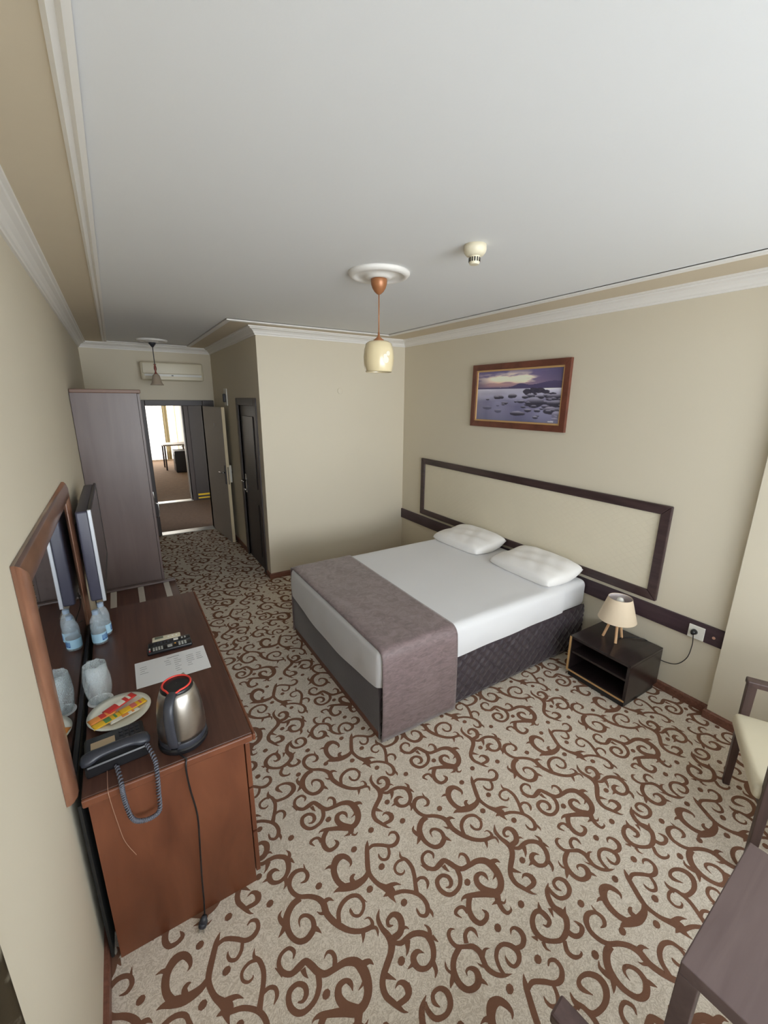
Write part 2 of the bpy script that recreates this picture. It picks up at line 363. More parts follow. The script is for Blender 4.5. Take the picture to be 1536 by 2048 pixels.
# woven scroll pattern of the carpet: each stroke a tapering ribbon (x, y, width in mm), repeated over the floor
MOTIF = {
 'Y': ([[1042,1330,2,1025,1306,19,1005,1269,22,987,1233,23,977,1205,21,979,1176,19,989,1144,20,1007,1116,28,1018,1098,40,1016,1085,39,1013,1069,17,1016,1046,2],
  [1013,1115,23,1050,1108,15,1072,1090,2],
  [1015,1091,22,998,1092,15,982,1092,2],
  [978,1210,17,948,1194,25,901,1193,33,861,1207,32,831,1215,16,811,1215,2],
  [866,1202,27,847,1239,25,845,1278,27,858,1310,29,884,1330,33,912,1326,25,927,1303,21,928,1281,12,916,1270,2],
  [855,1308,22,837,1318,13,817,1318,2],
  [900,1201,25,901,1223,19,913,1231,13,923,1230,4],
  [1025,1293,13,1052,1297,16,1088,1276,17,1118,1252,17,1147,1248,19,1172,1265,17,1174,1292,15,1155,1304,11,1137,1296,4],
  [1110,1259,13,1099,1229,14,1077,1212,13,1057,1220,13,1051,1237,11,1055,1252,3],
  [1025,1079,16,1062,1067,16,1096,1042,16,1117,1013,18,1122,980,19,1112,956,19,1093,946,15,1076,957,12,1074,975,9,1077,987,2],
  [1117,960,14,1120,939,12,1115,925,2],
  [1109,1030,22,1125,1060,18,1142,1093,18,1152,1126,18,1148,1161,17,1134,1185,13,1143,1209,2],
  [1142,1169,12,1114,1176,12,1086,1164,12,1081,1140,11,1096,1124,10,1113,1126,7,1117,1134,3],
  [1131,1067,14,1156,1070,13,1174,1057,14,1173,1035,14,1156,1019,3]],
  [(968,1327,14),(1038,1196,14),(948,1146,14),(1044,1029,14)]),
 'C': ([[705,1323,3,728,1320,14,744,1337,17,737,1364,15,707,1377,19,678,1367,22,661,1339,19,665,1304,19,684,1276,18,718,1256,19,745,1231,21,758,1202,26,756,1180,27,756,1158,25,766,1126,24,785,1092,23,810,1061,20,844,1038,18,877,1029,18,893,1031,16,898,1045,12,892,1061,7,875,1064,2],
  [740,1359,13,746,1390,2],
  [684,1269,25,652,1265,26,624,1247,27,608,1224,28,603,1191,23,609,1159,20,627,1133,20,654,1125,22,680,1134,23,694,1148,21,698,1175,18,684,1198,14,665,1205,14,651,1196,9,646,1174,2],
  [687,1148,24,701,1133,17,711,1113,2],
  [601,1210,22,590,1233,20,589,1254,12,604,1267,2],
  [597,1208,22,580,1196,14,563,1186,2],
  [784,1106,17,798,1140,18,826,1161,18,863,1166,17,894,1150,16,901,1120,14,890,1098,13,866,1086,12,846,1098,12,842,1117,12,846,1128,3],
  [901,1138,11,914,1110,2],
  [883,1027,15,900,1017,12,901,1003,10,894,988,2],
  [852,1033,20,844,1016,12,833,1001,2],
  [759,1205,20,784,1204,15,799,1187,2],
  [751,1169,19,734,1174,10,724,1189,2]],
  [(768,1271,14)]),
 'P': ([[1612,1070,2,1590,1044,16,1587,1009,19,1595,977,24,1593,948,27,1575,925,24,1543,903,23,1515,883,21,1500,861,22,1497,834,21,1508,809,19,1519,787,16,1528,770,9,1540,760,2],
  [1608,958,24,1639,959,24,1661,980,26,1665,1007,27,1648,1025,18,1622,1020,14,1614,1002,13,1631,993,3],
  [1647,966,13,1669,962,10,1677,949,2],
  [1603,945,14,1625,930,18,1655,931,19,1687,927,20,1719,905,22,1726,878,23,1718,849,22,1697,826,18,1667,819,16,1642,831,19,1634,853,24,1642,872,22,1665,876,16,1682,860,2],
  [1650,925,25,1635,900,12,1619,887,2],
  [1694,820,18,1689,796,14,1672,781,2],
  [1729,883,19,1744,909,14,1736,931,3],
  [1738,884,19,1749,858,3],
  [1634,856,19,1602,854,2],
  [1517,795,16,1557,793,19,1573,808,26,1569,829,20,1553,840,11,1534,834,2],
  [1569,797,21,1587,822,2],
  [1524,883,23,1551,851,2]],
  [(1596,885,14)]),
 'S': ([[1256,1102,4,1267,1120,13,1253,1141,13,1223,1138,14,1206,1116,16,1210,1086,19,1234,1065,19,1266,1068,24,1292,1071,22,1307,1048,24,1320,1019,24,1341,1000,21,1379,995,21,1417,991,24,1450,972,30,1462,941,35,1461,908,34,1449,877,29,1422,856,26,1389,856,29,1354,876,26,1318,894,21,1283,910,17,1261,913,8,1250,907,2],
  [1211,1078,21,1190,1112,2],
  [1318,1013,20,1308,980,20,1280,954,17,1240,947,17,1214,961,19,1202,991,20,1213,1021,19,1243,1027,16,1264,1009,18,1262,986,18,1245,975,12,1228,981,4],
  [1276,1056,20,1277,1038,14,1283,1021,2],
  [1375,995,19,1389,1022,17,1387,1043,15,1372,1053,10,1354,1042,2],
  [1396,856,28,1366,885,30,1355,918,27,1368,943,22,1394,945,16,1407,929,17,1404,906,2],
  [1472,924,16,1446,906,11,1421,898,2],
  [1467,953,23,1494,947,17,1503,930,2],
  [1297,906,23,1272,887,22,1254,864,23,1250,834,23,1263,810,19,1291,808,17,1309,821,17,1302,842,3],
  [1247,864,19,1241,889,14,1219,896,13,1201,887,14,1212,863,3],
  [1378,829,17,1349,832,2],
  [1385,823,14,1398,810,9,1416,817,2],
  [1394,847,30,1381,825,23]],
  [(1321,948,14)]),
 't': ([[1385,833,26,1379,819,22,1375,797,19,1381,778,14,1403,777,8,1409,788,2]],
  [(1454,770,14),(1311,763,14)]),
 'H': ([[1163,849,2,1148,857,11,1131,848,15,1126,825,16,1135,802,15,1164,784,15,1186,770,20,1196,744,22,1190,720,20,1186,696,19,1200,668,16,1222,650,13,1252,637,1],
  [1222,780,2,1226,805,14,1212,820,13,1186,814,15,1171,791,18],
  [1142,796,19,1106,784,20,1083,766,21,1072,742,22,1071,713,22,1087,688,19,1118,681,21,1140,693,25,1145,714,21,1131,730,11,1115,730,8,1109,718,2],
  [1137,691,23,1150,672,10,1154,660,2],
  [1071,751,14,1061,762,9,1059,777,9,1067,793,2],
  [1067,745,20,1048,734,13,1035,725,2],
  [1225,650,13,1227,677,14,1239,702,15,1264,717,15,1292,714,15,1313,693,19,1319,669,21,1303,650,16,1275,647,12,1264,666,13,1270,688,2],
  [1315,683,15,1347,674,17,1372,687,21,1378,709,20,1367,729,12,1350,731,9,1338,720,2],
  [1197,732,17,1219,740,10,1237,733,1],
  [1184,702,12,1171,715,7,1165,729,1]],
  []),
 'T': ([[1618,763,2,1586,744,19,1567,717,22,1561,690,25,1570,664,32,1569,642,26,1549,622,21,1520,609,21,1487,608,17,1453,626,17,1431,651,21,1429,682,23,1447,707,20,1478,720,17,1501,712,20,1507,689,23,1503,669,18,1482,664,11,1472,677,3],
  [1605,751,9,1599,728,17,1610,699,17,1645,688,15,1676,701,20,1685,730,21,1668,752,14,1640,752,13,1630,733,15,1640,713,3],
  [1544,698,19,1529,670,2],
  [1579,657,18,1604,669,2],
  [1501,712,22,1521,738,2],
  [1417,657,18,1401,674,2],
  [1535,615,22,1545,588,19,1571,578,15,1596,588,19,1595,607,11,1587,620,2],
  [1501,599,16,1481,574,18,1485,551,17,1505,539,11,1521,540,9,1525,547,2],
  [1427,640,15,1420,621,10,1428,605,2]],
  [(1668,641,14),(1366,615,14)]),
 'E': ([[2063,439,18,2079,424,17,2120,419,17,2154,428,21,2176,449,26,2175,477,23,2149,501,16,2114,506,13,2098,489,20,2117,455,3],
  [2051,459,26,2047,482,16,2055,502,3]],
  [(2228,517,14)]),
}

def ribbon_mesh():
    strokes = []; dots = []
    OFF = {'Y': [(0,0),(245,-714)], 'S': [(0,0),(-393,573)], 'P': [(0,0),(-370,563)], 'C': [(0,0),(286,-780)],
           't': [(0,0)], 'H': [(0,0)], 'T': [(0,0)], 'E': [(0,0)]}
    for k, (st, ds) in MOTIF.items():
        for dx, dy in OFF[k]:
            for s in st:
                a = np.array(s, float).reshape(-1, 3); a[:,0] += dx; a[:,1] += dy; strokes.append(a/1000)
            for x, y, r in ds: dots.append(((x+dx)/1000, (y+dy)/1000, r/1000))
    # extra dots and removal of doubles
    for x, y in ((.570,1.316),(.738,1.530),(1.081,1.364),(1.238,1.317)): dots.append((x, y, .014))
    AX = np.array((.667, .0065)); BY = np.array((.0, 1.341))
    keep = []
    for d in dots:
        ok = True
        for e in keep:
            q = np.array(d[:2]) - e[:2]
            j = round(q[1]/1.341); q = q - BY*j; i = round(q[0]/.667); q = q - AX*i
            if np.hypot(*q) < .06: ok = False
        if ok: keep.append(d)
    vs = []; fs = []
    polys = []
    for n_s, a in enumerate(strokes):
        P = []; Wd = []
        m = len(a)
        for i in range(m-1):
            p0 = a[max(0,i-1)]; p1 = a[i]; p2 = a[i+1]; p3 = a[min(m-1,i+2)]
            nn = 4
            for k in range(nn):
                t = k/nn
                q = 0.5*((2*p1)+(p2-p0)*t+(2*p0-5*p1+4*p2-p3)*t*t+(3*p1-p0-3*p2+p3)*t**3)
                P.append(q[:2]); Wd.append(max(.001, q[2]))
        P.append(a[-1][:2]); Wd.append(a[-1][2])
        P = np.array(P); Wd = np.array(Wd)*.5
        T = np.gradient(P, axis=0); T /= np.linalg.norm(T, axis=1)[:,None]+1e-9
        N = np.stack((-T[:,1], T[:,0]), 1)
        polys.append((P+N*Wd[:,None], P-N*Wd[:,None], .0006 + .00001*(n_s % 60)))
    for ti in range(-4, 8):
        for tj in range(-3, 6):
            sh = AX*ti + BY*tj
            for Lp, Rp, z in polys:
                A = Lp+sh; B = Rp+sh
                if A[:,0].max() < -.02 or A[:,0].min() > W+.02 or A[:,1].min() > D2+.05 or A[:,1].max() < -.3: continue
                c = A.mean(0)
                if c[1] > D+.25 and c[0] > WC+.2: continue
                b = len(vs); m = len(A)
                for i in range(m):
                    vs.append((A[i,0], A[i,1], z)); vs.append((B[i,0], B[i,1], z))
                for i in range(m-1):
                    q = [b+2*i, b+2*i+1, b+2*i+3, b+2*i+2]
                    cx = A[i,0]; cy = A[i,1]
                    if not (-.01 < cx < W+.01 and -.3 < cy < D2): continue
                    if cy > D+.03 and cx > WC+.03: continue
                    fs.append(tuple(q))
            for x, y, r in keep:
                x += sh[0]; y += sh[1]
                if not (.03 < x < W-.03 and -.2 < y < D2-.05) or (y > D-.03 and x > WC-.03): continue
                b = len(vs)
                for k in range(9):
                    an = 2*math.pi*k/9; rr = r*(1+.12*math.sin(2*an+1)); vs.append((x+rr*math.cos(an), y+rr*math.sin(an)*1.05, .0013))
                fs.append(tuple(range(b, b+9)))
    mb = MB(); mb.v = vs; mb.f = fs
    return mb
pat = obj('scroll_pattern', ribbon_mesh(), m_scroll, floor, label='brown woven scroll pattern of the carpet')
pat['kind'] = 'stuff'

struct('ceiling', MB().box(-.12, W+.12, YB-.12, D2+.12, H, H+.1), m_ceil)
ceiling = bpy.data.objects['ceiling']
struct('wall_left', MB().box(-.12, 0, YB-.12, D2+.12, 0, H), m_wall)
struct('wall_right', MB().box(W, W+.12, YB-.12, D+.1, 0, H), m_wall)
struct('wall_pillar', MB().box(W-PIL, W, YB, PILY, 0, H), m_wall)
struct('wall_bathroom', MB().box(WC, W, D, D+.1, 0, H), m_wall)
BD0, BD1, BDH = 4.745, 5.45, 1.94           # bathroom door opening
struct('wall_corridor', MB().box(WC, WC+.1, D+.1, BD0, 0, H).box(WC, WC+.1, BD1, D2, 0, H).box(WC, WC+.1, BD0, BD1, BDH, H), m_wall)
ED0, ED1, EDH = .66, 1.41, 1.905            # entrance door opening
struct('wall_entrance', MB().box(0, ED0, D2, D2+.12, 0, H).box(ED1, WC+.1, D2, D2+.12, 0, H).box(ED0, ED1, D2, D2+.12, EDH, H), m_wall)
# unseen window wall behind the camera, sill raised to dim the bed side
WX0, WX1, WZ0, WZ1 = .12, 3.2, 0.72, 2.60
struct('wall_window', MB().box(0, WX0, YB-.12, YB, 0, H).box(WX1, W, YB-.12, YB, 0, H).box(WX0, WX1, YB-.12, YB, 0, WZ0).box(WX0, WX1, YB-.12, YB, WZ1, H), m_wall)
wf = MB()
for x in (WX0, (WX0*2+WX1)/3, (WX0+WX1*2)/3, WX1-.05): wf.box(x, x+.05, YB-.09, YB-.03, WZ0, WZ1)
wf.box(WX0, WX1, YB-.09, YB-.03, WZ0, WZ0+.05).box(WX0, WX1, YB-.09, YB-.03, WZ1-.05, WZ1)
struct('window_1', wf, m_winfr)
m_pane = clear('window_glass', (240,245,248), .04, .02)
for i in range(3):
    xa = WX0 + (WX1-WX0)*i/3; obj('pane', MB().box(xa+.04, xa+(WX1-WX0)/3+.01, YB-.065, YB-.058, WZ0+.04, WZ1-.04), m_pane, bpy.data.objects['window_1'])

# mouldings: profile swept along the wall plan with mitred corners
PLAN = [(0,YB),(0,D2),(WC,D2),(WC,D),(W,D),(W,PILY),(W-PIL,PILY),(W-PIL,YB)]
def miter(path, i, off):
    P = [np.array(p, float) for p in path]; n = len(P); p = P[i]
    def nrm(a, b):
        t = (b-a)/np.linalg.norm(b-a); return np.array((t[1], -t[0]))     # to the right of travel = into the room
    ns = []
    if i > 0: ns.append(nrm(P[i-1], P[i]))
    if i < n-1: ns.append(nrm(P[i], P[i+1]))
    if len(ns) == 1: return p + ns[0]*off
    s = ns[0]+ns[1]; return p + s*off/(1+ns[0].dot(ns[1]))
def sweep(path, i, prof):
    mb = MB(); n = len(prof); vs = []
    for k in (i, i+1):
        for o_, z in prof:
            q = miter(path, k, o_); vs.append((q[0], q[1], z))
    fs = [(j, (j+1)%n, (j+1)%n+n, j+n) for j in range(n)] + [tuple(range(n))[::-1], tuple(range(n, 2*n))]
    return mb.add(vs, fs)
crown = [(0,CROWN),(.012,CROWN),(.014,CROWN+.012),(.022,CROWN+.016),(.030,CROWN+.032),(.048,CROWN+.047),(.070,CROWN+.054),(.074,CROWN+.062),(.088,CROWN+.064),(.090,H),(0,H)]
for i in range(len(PLAN)-1):
    struct('trim_%d' % (i+1), sweep(PLAN, i, crown), m_trim)
basep = [(0,0),(.016,0),(.016,.052),(.011,.060),(0,.062)]
for i, nm in ((0,'left'),(3,'bathroom'),(4,'right'),(5,'pillar_side'),(6,'pillar')):
    struct('baseboard_'+nm, sweep(PLAN, i, basep), m_base)
struct('baseboard_corridor', MB().box(WC-.016, WC, D, BD0-.09, 0, .06).box(WC-.016, WC, BD1+.09, D2, 0, .06), m_base)
STRIP = [(.318,YB),(.318,D2-.25),(WC-.335,D2-.25),(WC-.335,D-.305),(W-.43,D-.305),(W-.43,YB)]
OUT = [(0,YB),(0,D2),(WC,D2),(WC,D),(W,D),(W,YB)]
# strip profile lies on the wall side of the path
sprof = [(-.050,H),(-.050,H-.008),(-.040,H-.016),(-.026,H-.010),(-.016,H-.018),(0,H-.014),(0,H)]
for i in range(5):
    struct('trim_%d' % (i+11), sweep(STRIP, i, sprof), m_trim)
for i in range(5):
    a, b = OUT[i], OUT[i+1]; c, d = STRIP[i+1], STRIP[i]
    mb = MB().prism([a, b, c, d][::-1], H-.004, H)
    obj('painted_band', mb, m_band, ceiling, label='beige painted border band of the ceiling')

# ---------------------------------------------------------------- doors
dl = thing('door_1', 'open grey entrance door leaf with lever handle and white lock box', 'door', (1.405, 6.90, 0))
del dl['category']; dl['kind'] = 'structure'
hx, hy = 1.405, 6.90; ex, ey = 1.492, 6.02
tv = Vector((ex-hx, ey-hy, 0)).normalized(); nv = Vector((-tv.y, tv.x, 0))      # nv points to +x side
def onleaf(s, t, z): p = Vector((hx, hy, 0)) + tv*s + nv*t; return (p.x, p.y, z)
LEN = .885
def leafbox(s0, s1, t0, t1, z0, z1):
    return MB().hexa([onleaf(s0,t0,z0),onleaf(s1,t0,z0),onleaf(s1,t1,z0),onleaf(s0,t1,z0)], [onleaf(s0,t0,z1),onleaf(s1,t0,z1),onleaf(s1,t1,z1),onleaf(s0,t1,z1)])
obj('door_leaf', leafbox(0, LEN-.004, 0, .04, .012, 1.90), m_leaf, dl)
obj('edge_band', leafbox(LEN-.004, LEN, 0, .04, .012, 1.90), m_edge, dl, label='cream edge band')
sg = -1 if nv.x > 0 else 1
# visible face is the one turned to the left wall (-x): t = 0 side when nv points +x
T0 = -.004 if nv.x > 0 else .044
T1 = .044 if nv.x > 0 else -.004
def lp(s, t, z): return onleaf(s, t, z)
h1 = obj('lock_plate', leafbox(LEN-.085, LEN-.035, min(T0,T0-.002), max(T0,.0), .86, 1.12), m_dgrey, dl)
obj('door_handle', MB().tube([lp(LEN-.06, T0, 1.02), lp(LEN-.06, T0-.045, 1.02), lp(LEN-.16, T0-.05, 1.02)], .009, 8), m_chrome, dl, smooth=True, label='chrome lever handle')
obj('lock_box', leafbox(LEN-.09, LEN-.02, .04, .075, .88, 1.12), m_white, dl, bevel=.004, label='white electronic lock box')
obj('lock_cylinder', MB().lathe([(.016,0),(.016,.01)], (0,0,0), 16), m_dgrey, dl).matrix_parent_inverse = WM[dl.name].inverted() @ Matrix.Translation(lp(LEN-.05, .078, 1.02)) @ Matrix.Rotation(math.pi/2, 4, 'Y')
obj('strike_plate', leafbox(LEN, LEN+.002, .012, .028, .86, 1.10), m_chrome, dl)
obj('room_number', MB().box(-.001,.001,-.012,.012,-.02,.02), m_black, dl).matrix_parent_inverse = WM[dl.name].inverted() @ Matrix.Translation(lp(LEN*.58, T0, 1.66))
# entrance frame
ef = MB().box(ED0-.07, ED0, D2-.012, D2+.13, 0, EDH+.08).box(ED1, WC-.012, D2-.012, D2+.13, 0, EDH+.08).box(ED0, ED1, D2-.012, D2+.13, EDH, EDH+.08)
struct('trim_21', ef, m_bframe, bevel=.006)
struct('trim_22', MB().box(ED0, ED1, D2-.03, D2+.14, 0, .012), m_metalst, bevel=.003)       # threshold plate
# bathroom door
d2 = thing('door_2', 'closed dark bathroom door with silver lever handle in the corridor wall', 'door', (WC, 5.1, 0))
del d2['category']; d2['kind'] = 'structure'
obj('door_leaf', MB().box(WC+.012, WC+.05, BD0+.005, BD1-.005, .008, BDH-.004), m_door, d2)
for z0, z1 in ((.14,.80),(.98,1.82)):
    obj('door_panel', MB().box(WC+.004, WC+.014, BD0+.13, BD1-.13, z0, z1), m_door, d2, bevel=.006)
obj('door_handle', MB().tube([(WC+.01,BD1-.07,1.02),(WC-.045,BD1-.07,1.02),(WC-.05,BD1-.18,1.02)], .009, 8), m_chrome, d2, smooth=True, label='silver lever handle')
obj('lock_rose', MB().box(WC+.002, WC+.014, BD1-.10, BD1-.05, .86, 1.10), m_chrome, d2, bevel=.004)
obj('lock_knob', MB().tube([(WC+.01,BD1-.075,.90),(WC-.03,BD1-.075,.90)], .014, 10), m_chrome, d2, smooth=True)
struct('trim_23', MB().box(WC-.014, WC+.1, BD0-.085, BD0, 0, BDH+.08).box(WC-.014, WC+.1, BD1, BD1+.085, 0, BDH+.08).box(WC-.014, WC+.1, BD0, BD1, BDH, BDH+.08), m_bframe, bevel=.006)

# ---------------------------------------------------------------- hall and the room across it
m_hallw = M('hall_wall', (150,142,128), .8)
HX0, HX1, HY = -.9, 2.9, 9.15
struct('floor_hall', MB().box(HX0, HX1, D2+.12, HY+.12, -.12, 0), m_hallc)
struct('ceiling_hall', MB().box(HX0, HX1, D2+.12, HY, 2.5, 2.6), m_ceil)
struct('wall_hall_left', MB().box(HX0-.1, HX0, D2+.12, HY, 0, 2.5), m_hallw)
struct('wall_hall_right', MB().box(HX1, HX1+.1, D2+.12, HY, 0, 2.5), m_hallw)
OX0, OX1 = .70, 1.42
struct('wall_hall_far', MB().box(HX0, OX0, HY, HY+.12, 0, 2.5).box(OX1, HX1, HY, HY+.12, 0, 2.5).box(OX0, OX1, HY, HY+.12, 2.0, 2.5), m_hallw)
struct('trim_31', MB().box(OX0-.08, OX0, HY-.012, HY+.13, 0, 2.08).box(OX1, OX1+.08, HY-.012, HY+.13, 0, 2.08).box(OX0, OX1, HY-.012, HY+.13, 2.0, 2.08), m_bframe)
struct('trim_32', MB().box(OX0, OX1, HY-.03, HY+.14, 0, .012), m_metalst)
hp = struct('door_3', MB().box(1.50, 2.35, HY-.035, HY-.001, .01, 2.05), m_door)
obj('kick_strip', MB().box(1.52, 2.33, HY-.039, HY-.034, .10, .135).box(1.52, 2.33, HY-.039, HY-.034, .035, .06), m_yellow, hp, label='yellow strips at the foot of the dark hall door')
OPX0, OPX1, OPY = -.4, 1.97, 15.9
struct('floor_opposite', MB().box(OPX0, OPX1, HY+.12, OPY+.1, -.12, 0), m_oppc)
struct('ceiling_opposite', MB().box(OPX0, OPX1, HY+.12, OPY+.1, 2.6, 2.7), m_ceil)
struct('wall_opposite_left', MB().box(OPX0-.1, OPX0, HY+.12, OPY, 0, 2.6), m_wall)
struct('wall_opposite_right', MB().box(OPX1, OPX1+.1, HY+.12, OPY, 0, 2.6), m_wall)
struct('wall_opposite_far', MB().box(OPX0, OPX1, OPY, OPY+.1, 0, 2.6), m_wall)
d4 = struct('door_4', MB().hexa([(1.40,HY+.14,.01),(1.44,HY+.14,.01),(1.52,10.12,.01),(1.48,10.12,.01)],[(1.40,HY+.14,1.98),(1.44,HY+.14,1.98),(1.52,10.12,1.98),(1.48,10.12,1.98)]), m_leaf)
obj('door_handle', MB().tube([(1.47,10.05,1.02),(1.42,10.05,1.02),(1.41,9.93,1.02)], .010, 8), m_chrome, d4, smooth=True)
def drape(x0, x1, y, z0, z1, amp, waves, n=60):
    return MB().grid(n, 3, lambda u, v: (x0+(x1-x0)*u, y+amp*math.sin(u*waves*2*math.pi), z0+(z1-z0)*v))
c1 = tag(obj('sheer_curtain', drape(.55, 1.60, OPY-.12, .03, 2.4, .035, 9), m_sheer, smooth=True), 'bright white sheer curtain over the window across the hall, wider left panel', 'curtain', 'curtains in the room across the hall')
c2 = tag(obj('sheer_curtain', drape(1.72, 1.95, OPY-.12, .03, 2.4, .03, 3), m_sheer, smooth=True), 'narrow white sheer curtain across the hall, right of the olive drape', 'curtain', 'curtains in the room across the hall')
c3 = tag(obj('drape', drape(1.59, 1.73, OPY-.20, .03, 2.4, .03, 2, 24), m_olive, smooth=True), 'olive drape hanging between the two sheer curtains across the hall', 'curtain', 'curtains in the room across the hall')
ct = thing('desk_across_hall', 'small dark desk by the window in the room across the hall', 'desk', (1.6, 13.7, 0))
obj('desk_top', MB().box(1.32, 1.95, 13.45, 14.2, .69, .73), m_leaf, ct)
for x, y in ((1.34,13.47),(1.34,14.15),(1.9,14.15)): obj('leg', MB().box(x, x+.04, y, y+.04, 0, .69), m_dark, ct)
fr = thing('minibar', 'dark minibar cabinet standing before the desk across the hall', 'cabinet', (1.7, 13.1, 0))
obj('body', MB().box(1.54, 1.95, 12.9, 13.4, 0.02, .60), m_dgrey, fr, bevel=.008)
obj('plinth', MB().box(1.56, 1.93, 12.92, 13.38, 0, .02), m_black, fr)
obj('handle', MB().box(1.525, 1.54, 12.95, 12.97, .25, .5), m_chrome, fr)

# ---------------------------------------------------------------- bed
BX0, BX1, BY0, BY1, BZ, MZ = 1.392, 3.375, 1.80, 3.275, .40, .625
bed = thing('bed', 'double bed base in dark quilted fabric carrying a thick white mattress', 'bed', (2.4, 2.54, 0))
obj('frame', MB().box(BX0+.02, BX1, BY0+.02, BY1-.01, .03, BZ-.01), m_bedfab, bed)
def quilt(u, v):
    x = BX0+.012 + (BX1-BX0-.012)*u; z = .012 + (BZ-.012)*v
    a = (x+z)/.085; b = (x-z)/.085
    h = min(abs(math.sin(math.pi*a)), abs(math.sin(math.pi*b)))**.45
    e = min(1, min(v, 1-v)*12)
    return (x, BY0+.016 - .013*h*e - .003*e, z)
obj('side_panel', MB().grid(380, 76, quilt), m_bedfab, bed, smooth=True, label='dark quilted side panel with stitched diamonds')
def foot(u, v):
    y = BY1-.01 - (BY1-BY0-.024)*u; z = .05 + (BZ-.05)*v
    return (BX0+.012 - .006*math.sin(math.pi*v)**.5 - .003*math.sin(9*y)*math.sin(math.pi*v), y, z)
obj('foot_panel', MB().grid(60, 12, foot), m_bedfab, bed, smooth=True)
obj('corner_post', MB().tube([(BX0+.022,BY0+.022,.012),(BX0+.022,BY0+.022,BZ)], .014, 12), m_bedfab, bed, smooth=True)
obj('plinth', MB().box(BX0+.014, BX0+.03, BY0+.03, BY1-.02, 0, .05), m_base, bed, label='reddish wooden plinth at the foot')
for x, y in ((BX0+.06,BY0+.06),(BX1-.1,BY0+.06),(BX0+.06,BY1-.08),(BX1-.1,BY1-.08)): obj('leg', MB().box(x, x+.05, y, y+.05, 0, .04), m_dark, bed)
obj('mattress', MB().rbox(BX0+.012, BX1, BY0+.006, BY1-.006, BZ-.012, MZ-.008, .05, 10), m_sheet, bed, smooth=True, merge=True)
# top sheet: a shell that lies over the mattress and hangs past its lower edge
SX0, SX1, SY0, SY1 = BX0-.004, 3.06, BY0-.008, BY1+.006
def perim(n=200):
    r = .05; out = []
    segs = [((SX1,SY0),(SX0+r,SY0)),('c',(SX0+r,SY0+r),-90,-180),((SX0,SY0+r),(SX0,SY1-r)),('c',(SX0+r,SY1-r),180,90),((SX0+r,SY1),(SX1,SY1))]
    for s in segs:
        if s[0] == 'c':
            for k in range(1,8):
                a = math.radians(s[2]+(s[3]-s[2])*k/8); out.append((s[1][0]+r*math.cos(a), s[1][1]+r*math.sin(a)))
        else:
            L = math.dist(*s); m = max(2, int(L/.04))
            for k in range(m+1): out.append((s[0][0]+(s[1][0]-s[0][0])*k/m, s[0][1]+(s[1][1]-s[0][1])*k/m))
    return out
PR = perim(); NP = len(PR)
def sheetz(x, y):      # lower hem
    if x < SX0+.06:
        t = (y-SY0)/(SY1-SY0); return BZ - .015 - .075*math.sin(math.pi*min(1,max(0,t)))**.8
    t = (x-SX0)/(SX1-SX0); return BZ - .015 + .03*t
rings = []
LEV = 16
for j in range(LEV):
    ring = []
    for i, (x, y) in enumerate(PR):
        cx = min(max(x, SX0+.10), SX1); cy = min(max(y, SY0+.10), SY1-.10)
        zb = sheetz(x, y); R_ = .055
        if j <= 6:
            f = j/6; z = zb + (MZ-R_-zb)*f; bul = .006*math.sin(math.pi*f)*(1+.5*math.sin(i*.9)) + .0025*math.sin(i*.55)*(1-f)
            dx, dy = x-cx, y-cy; L = math.hypot(dx, dy) or 1; q = (x+dx/L*bul, y+dy/L*bul, z)
        elif j <= 12:
            a = (j-6)/6*math.pi/2; dx, dy = x-cx, y-cy; L = math.hypot(dx, dy) or 1
            inn = R_*(1-math.cos(a)); q = (x-dx/L*inn, y-dy/L*inn, MZ-R_+R_*math.sin(a))
        else:
            dx, dy = x-cx, y-cy; L = math.hypot(dx, dy) or 1; inn = R_ + (L-R_)*(j-12)/3*.98
            q = (x-dx/L*inn, y-dy/L*inn, MZ)
        ring.append(q)
    rings.append(ring)
mb = MB(); vs = [p for r_ in rings for p in r_]; fs = []
for j in range(LEV-1):
    for i in range(NP-1): fs.append((j*NP+i+1, j*NP+i, (j+1)*NP+i, (j+1)*NP+i+1))
mb.add(vs, fs)
# flat top: grid
def topg(u, v):
    x = SX0+.09 + (SX1-SX0-.09)*u; y = SY0+.09 + (SY1-SY0-.18)*v
    return (x, y, MZ + .0012*math.sin(x*7+y*3)+.001*math.sin(y*11-x*4))
mb.grid(40, 30, topg)
sh = obj('top_sheet', mb, m_sheet, smooth=True)
tag(sh, 'smooth white top sheet spread over the bed and hanging over its foot', 'sheet')
# runner
RX0, RX1 = BX0+.006, 1.952
prof = []
zt = MZ + .006; yn = SY0-.010; yf = SY1+.008
for k in range(15): prof.append((yn-.012*math.sin(k/14*math.pi*.9), .014 + (zt-.05-.014)*k/14))
for k in range(1,7): a = k/6*math.pi/2; prof.append((yn+.05*(1-math.cos(a)), zt-.05+.05*math.sin(a)))
for k in range(1,30): prof.append((yn+.05+(yf-yn-.10)*k/30, zt))
for k in range(0,7): a = k/6*math.pi/2; prof.append((yf-.05+.05*math.sin(a), zt-.05+.05*math.cos(a)))
for k in range(1,13): prof.append((yf+.006*math.sin(k/12*3), zt-.05-(zt-.06)*k/12))
def runner(u, v):
    x = RX0 + (RX1-RX0)*u; i = min(len(prof)-1, int(round(v*(len(prof)-1)))); y, z = prof[i]
    w = .0025*math.sin(x*17+y*5)+.002*math.sin(x*9-z*12)
    if y < yn+.02: x += .020*(1-z/zt)*u; y += w*1.2
    elif abs(z-zt) < .01: z += abs(w)*.8
    if u < .08: z -= .012*(1-u/.08)**2 if abs(z-zt) < .01 else 0
    return (x, y, z)
rn = obj('bed_runner', MB().grid(34, len(prof), runner), m_satin, smooth=True)
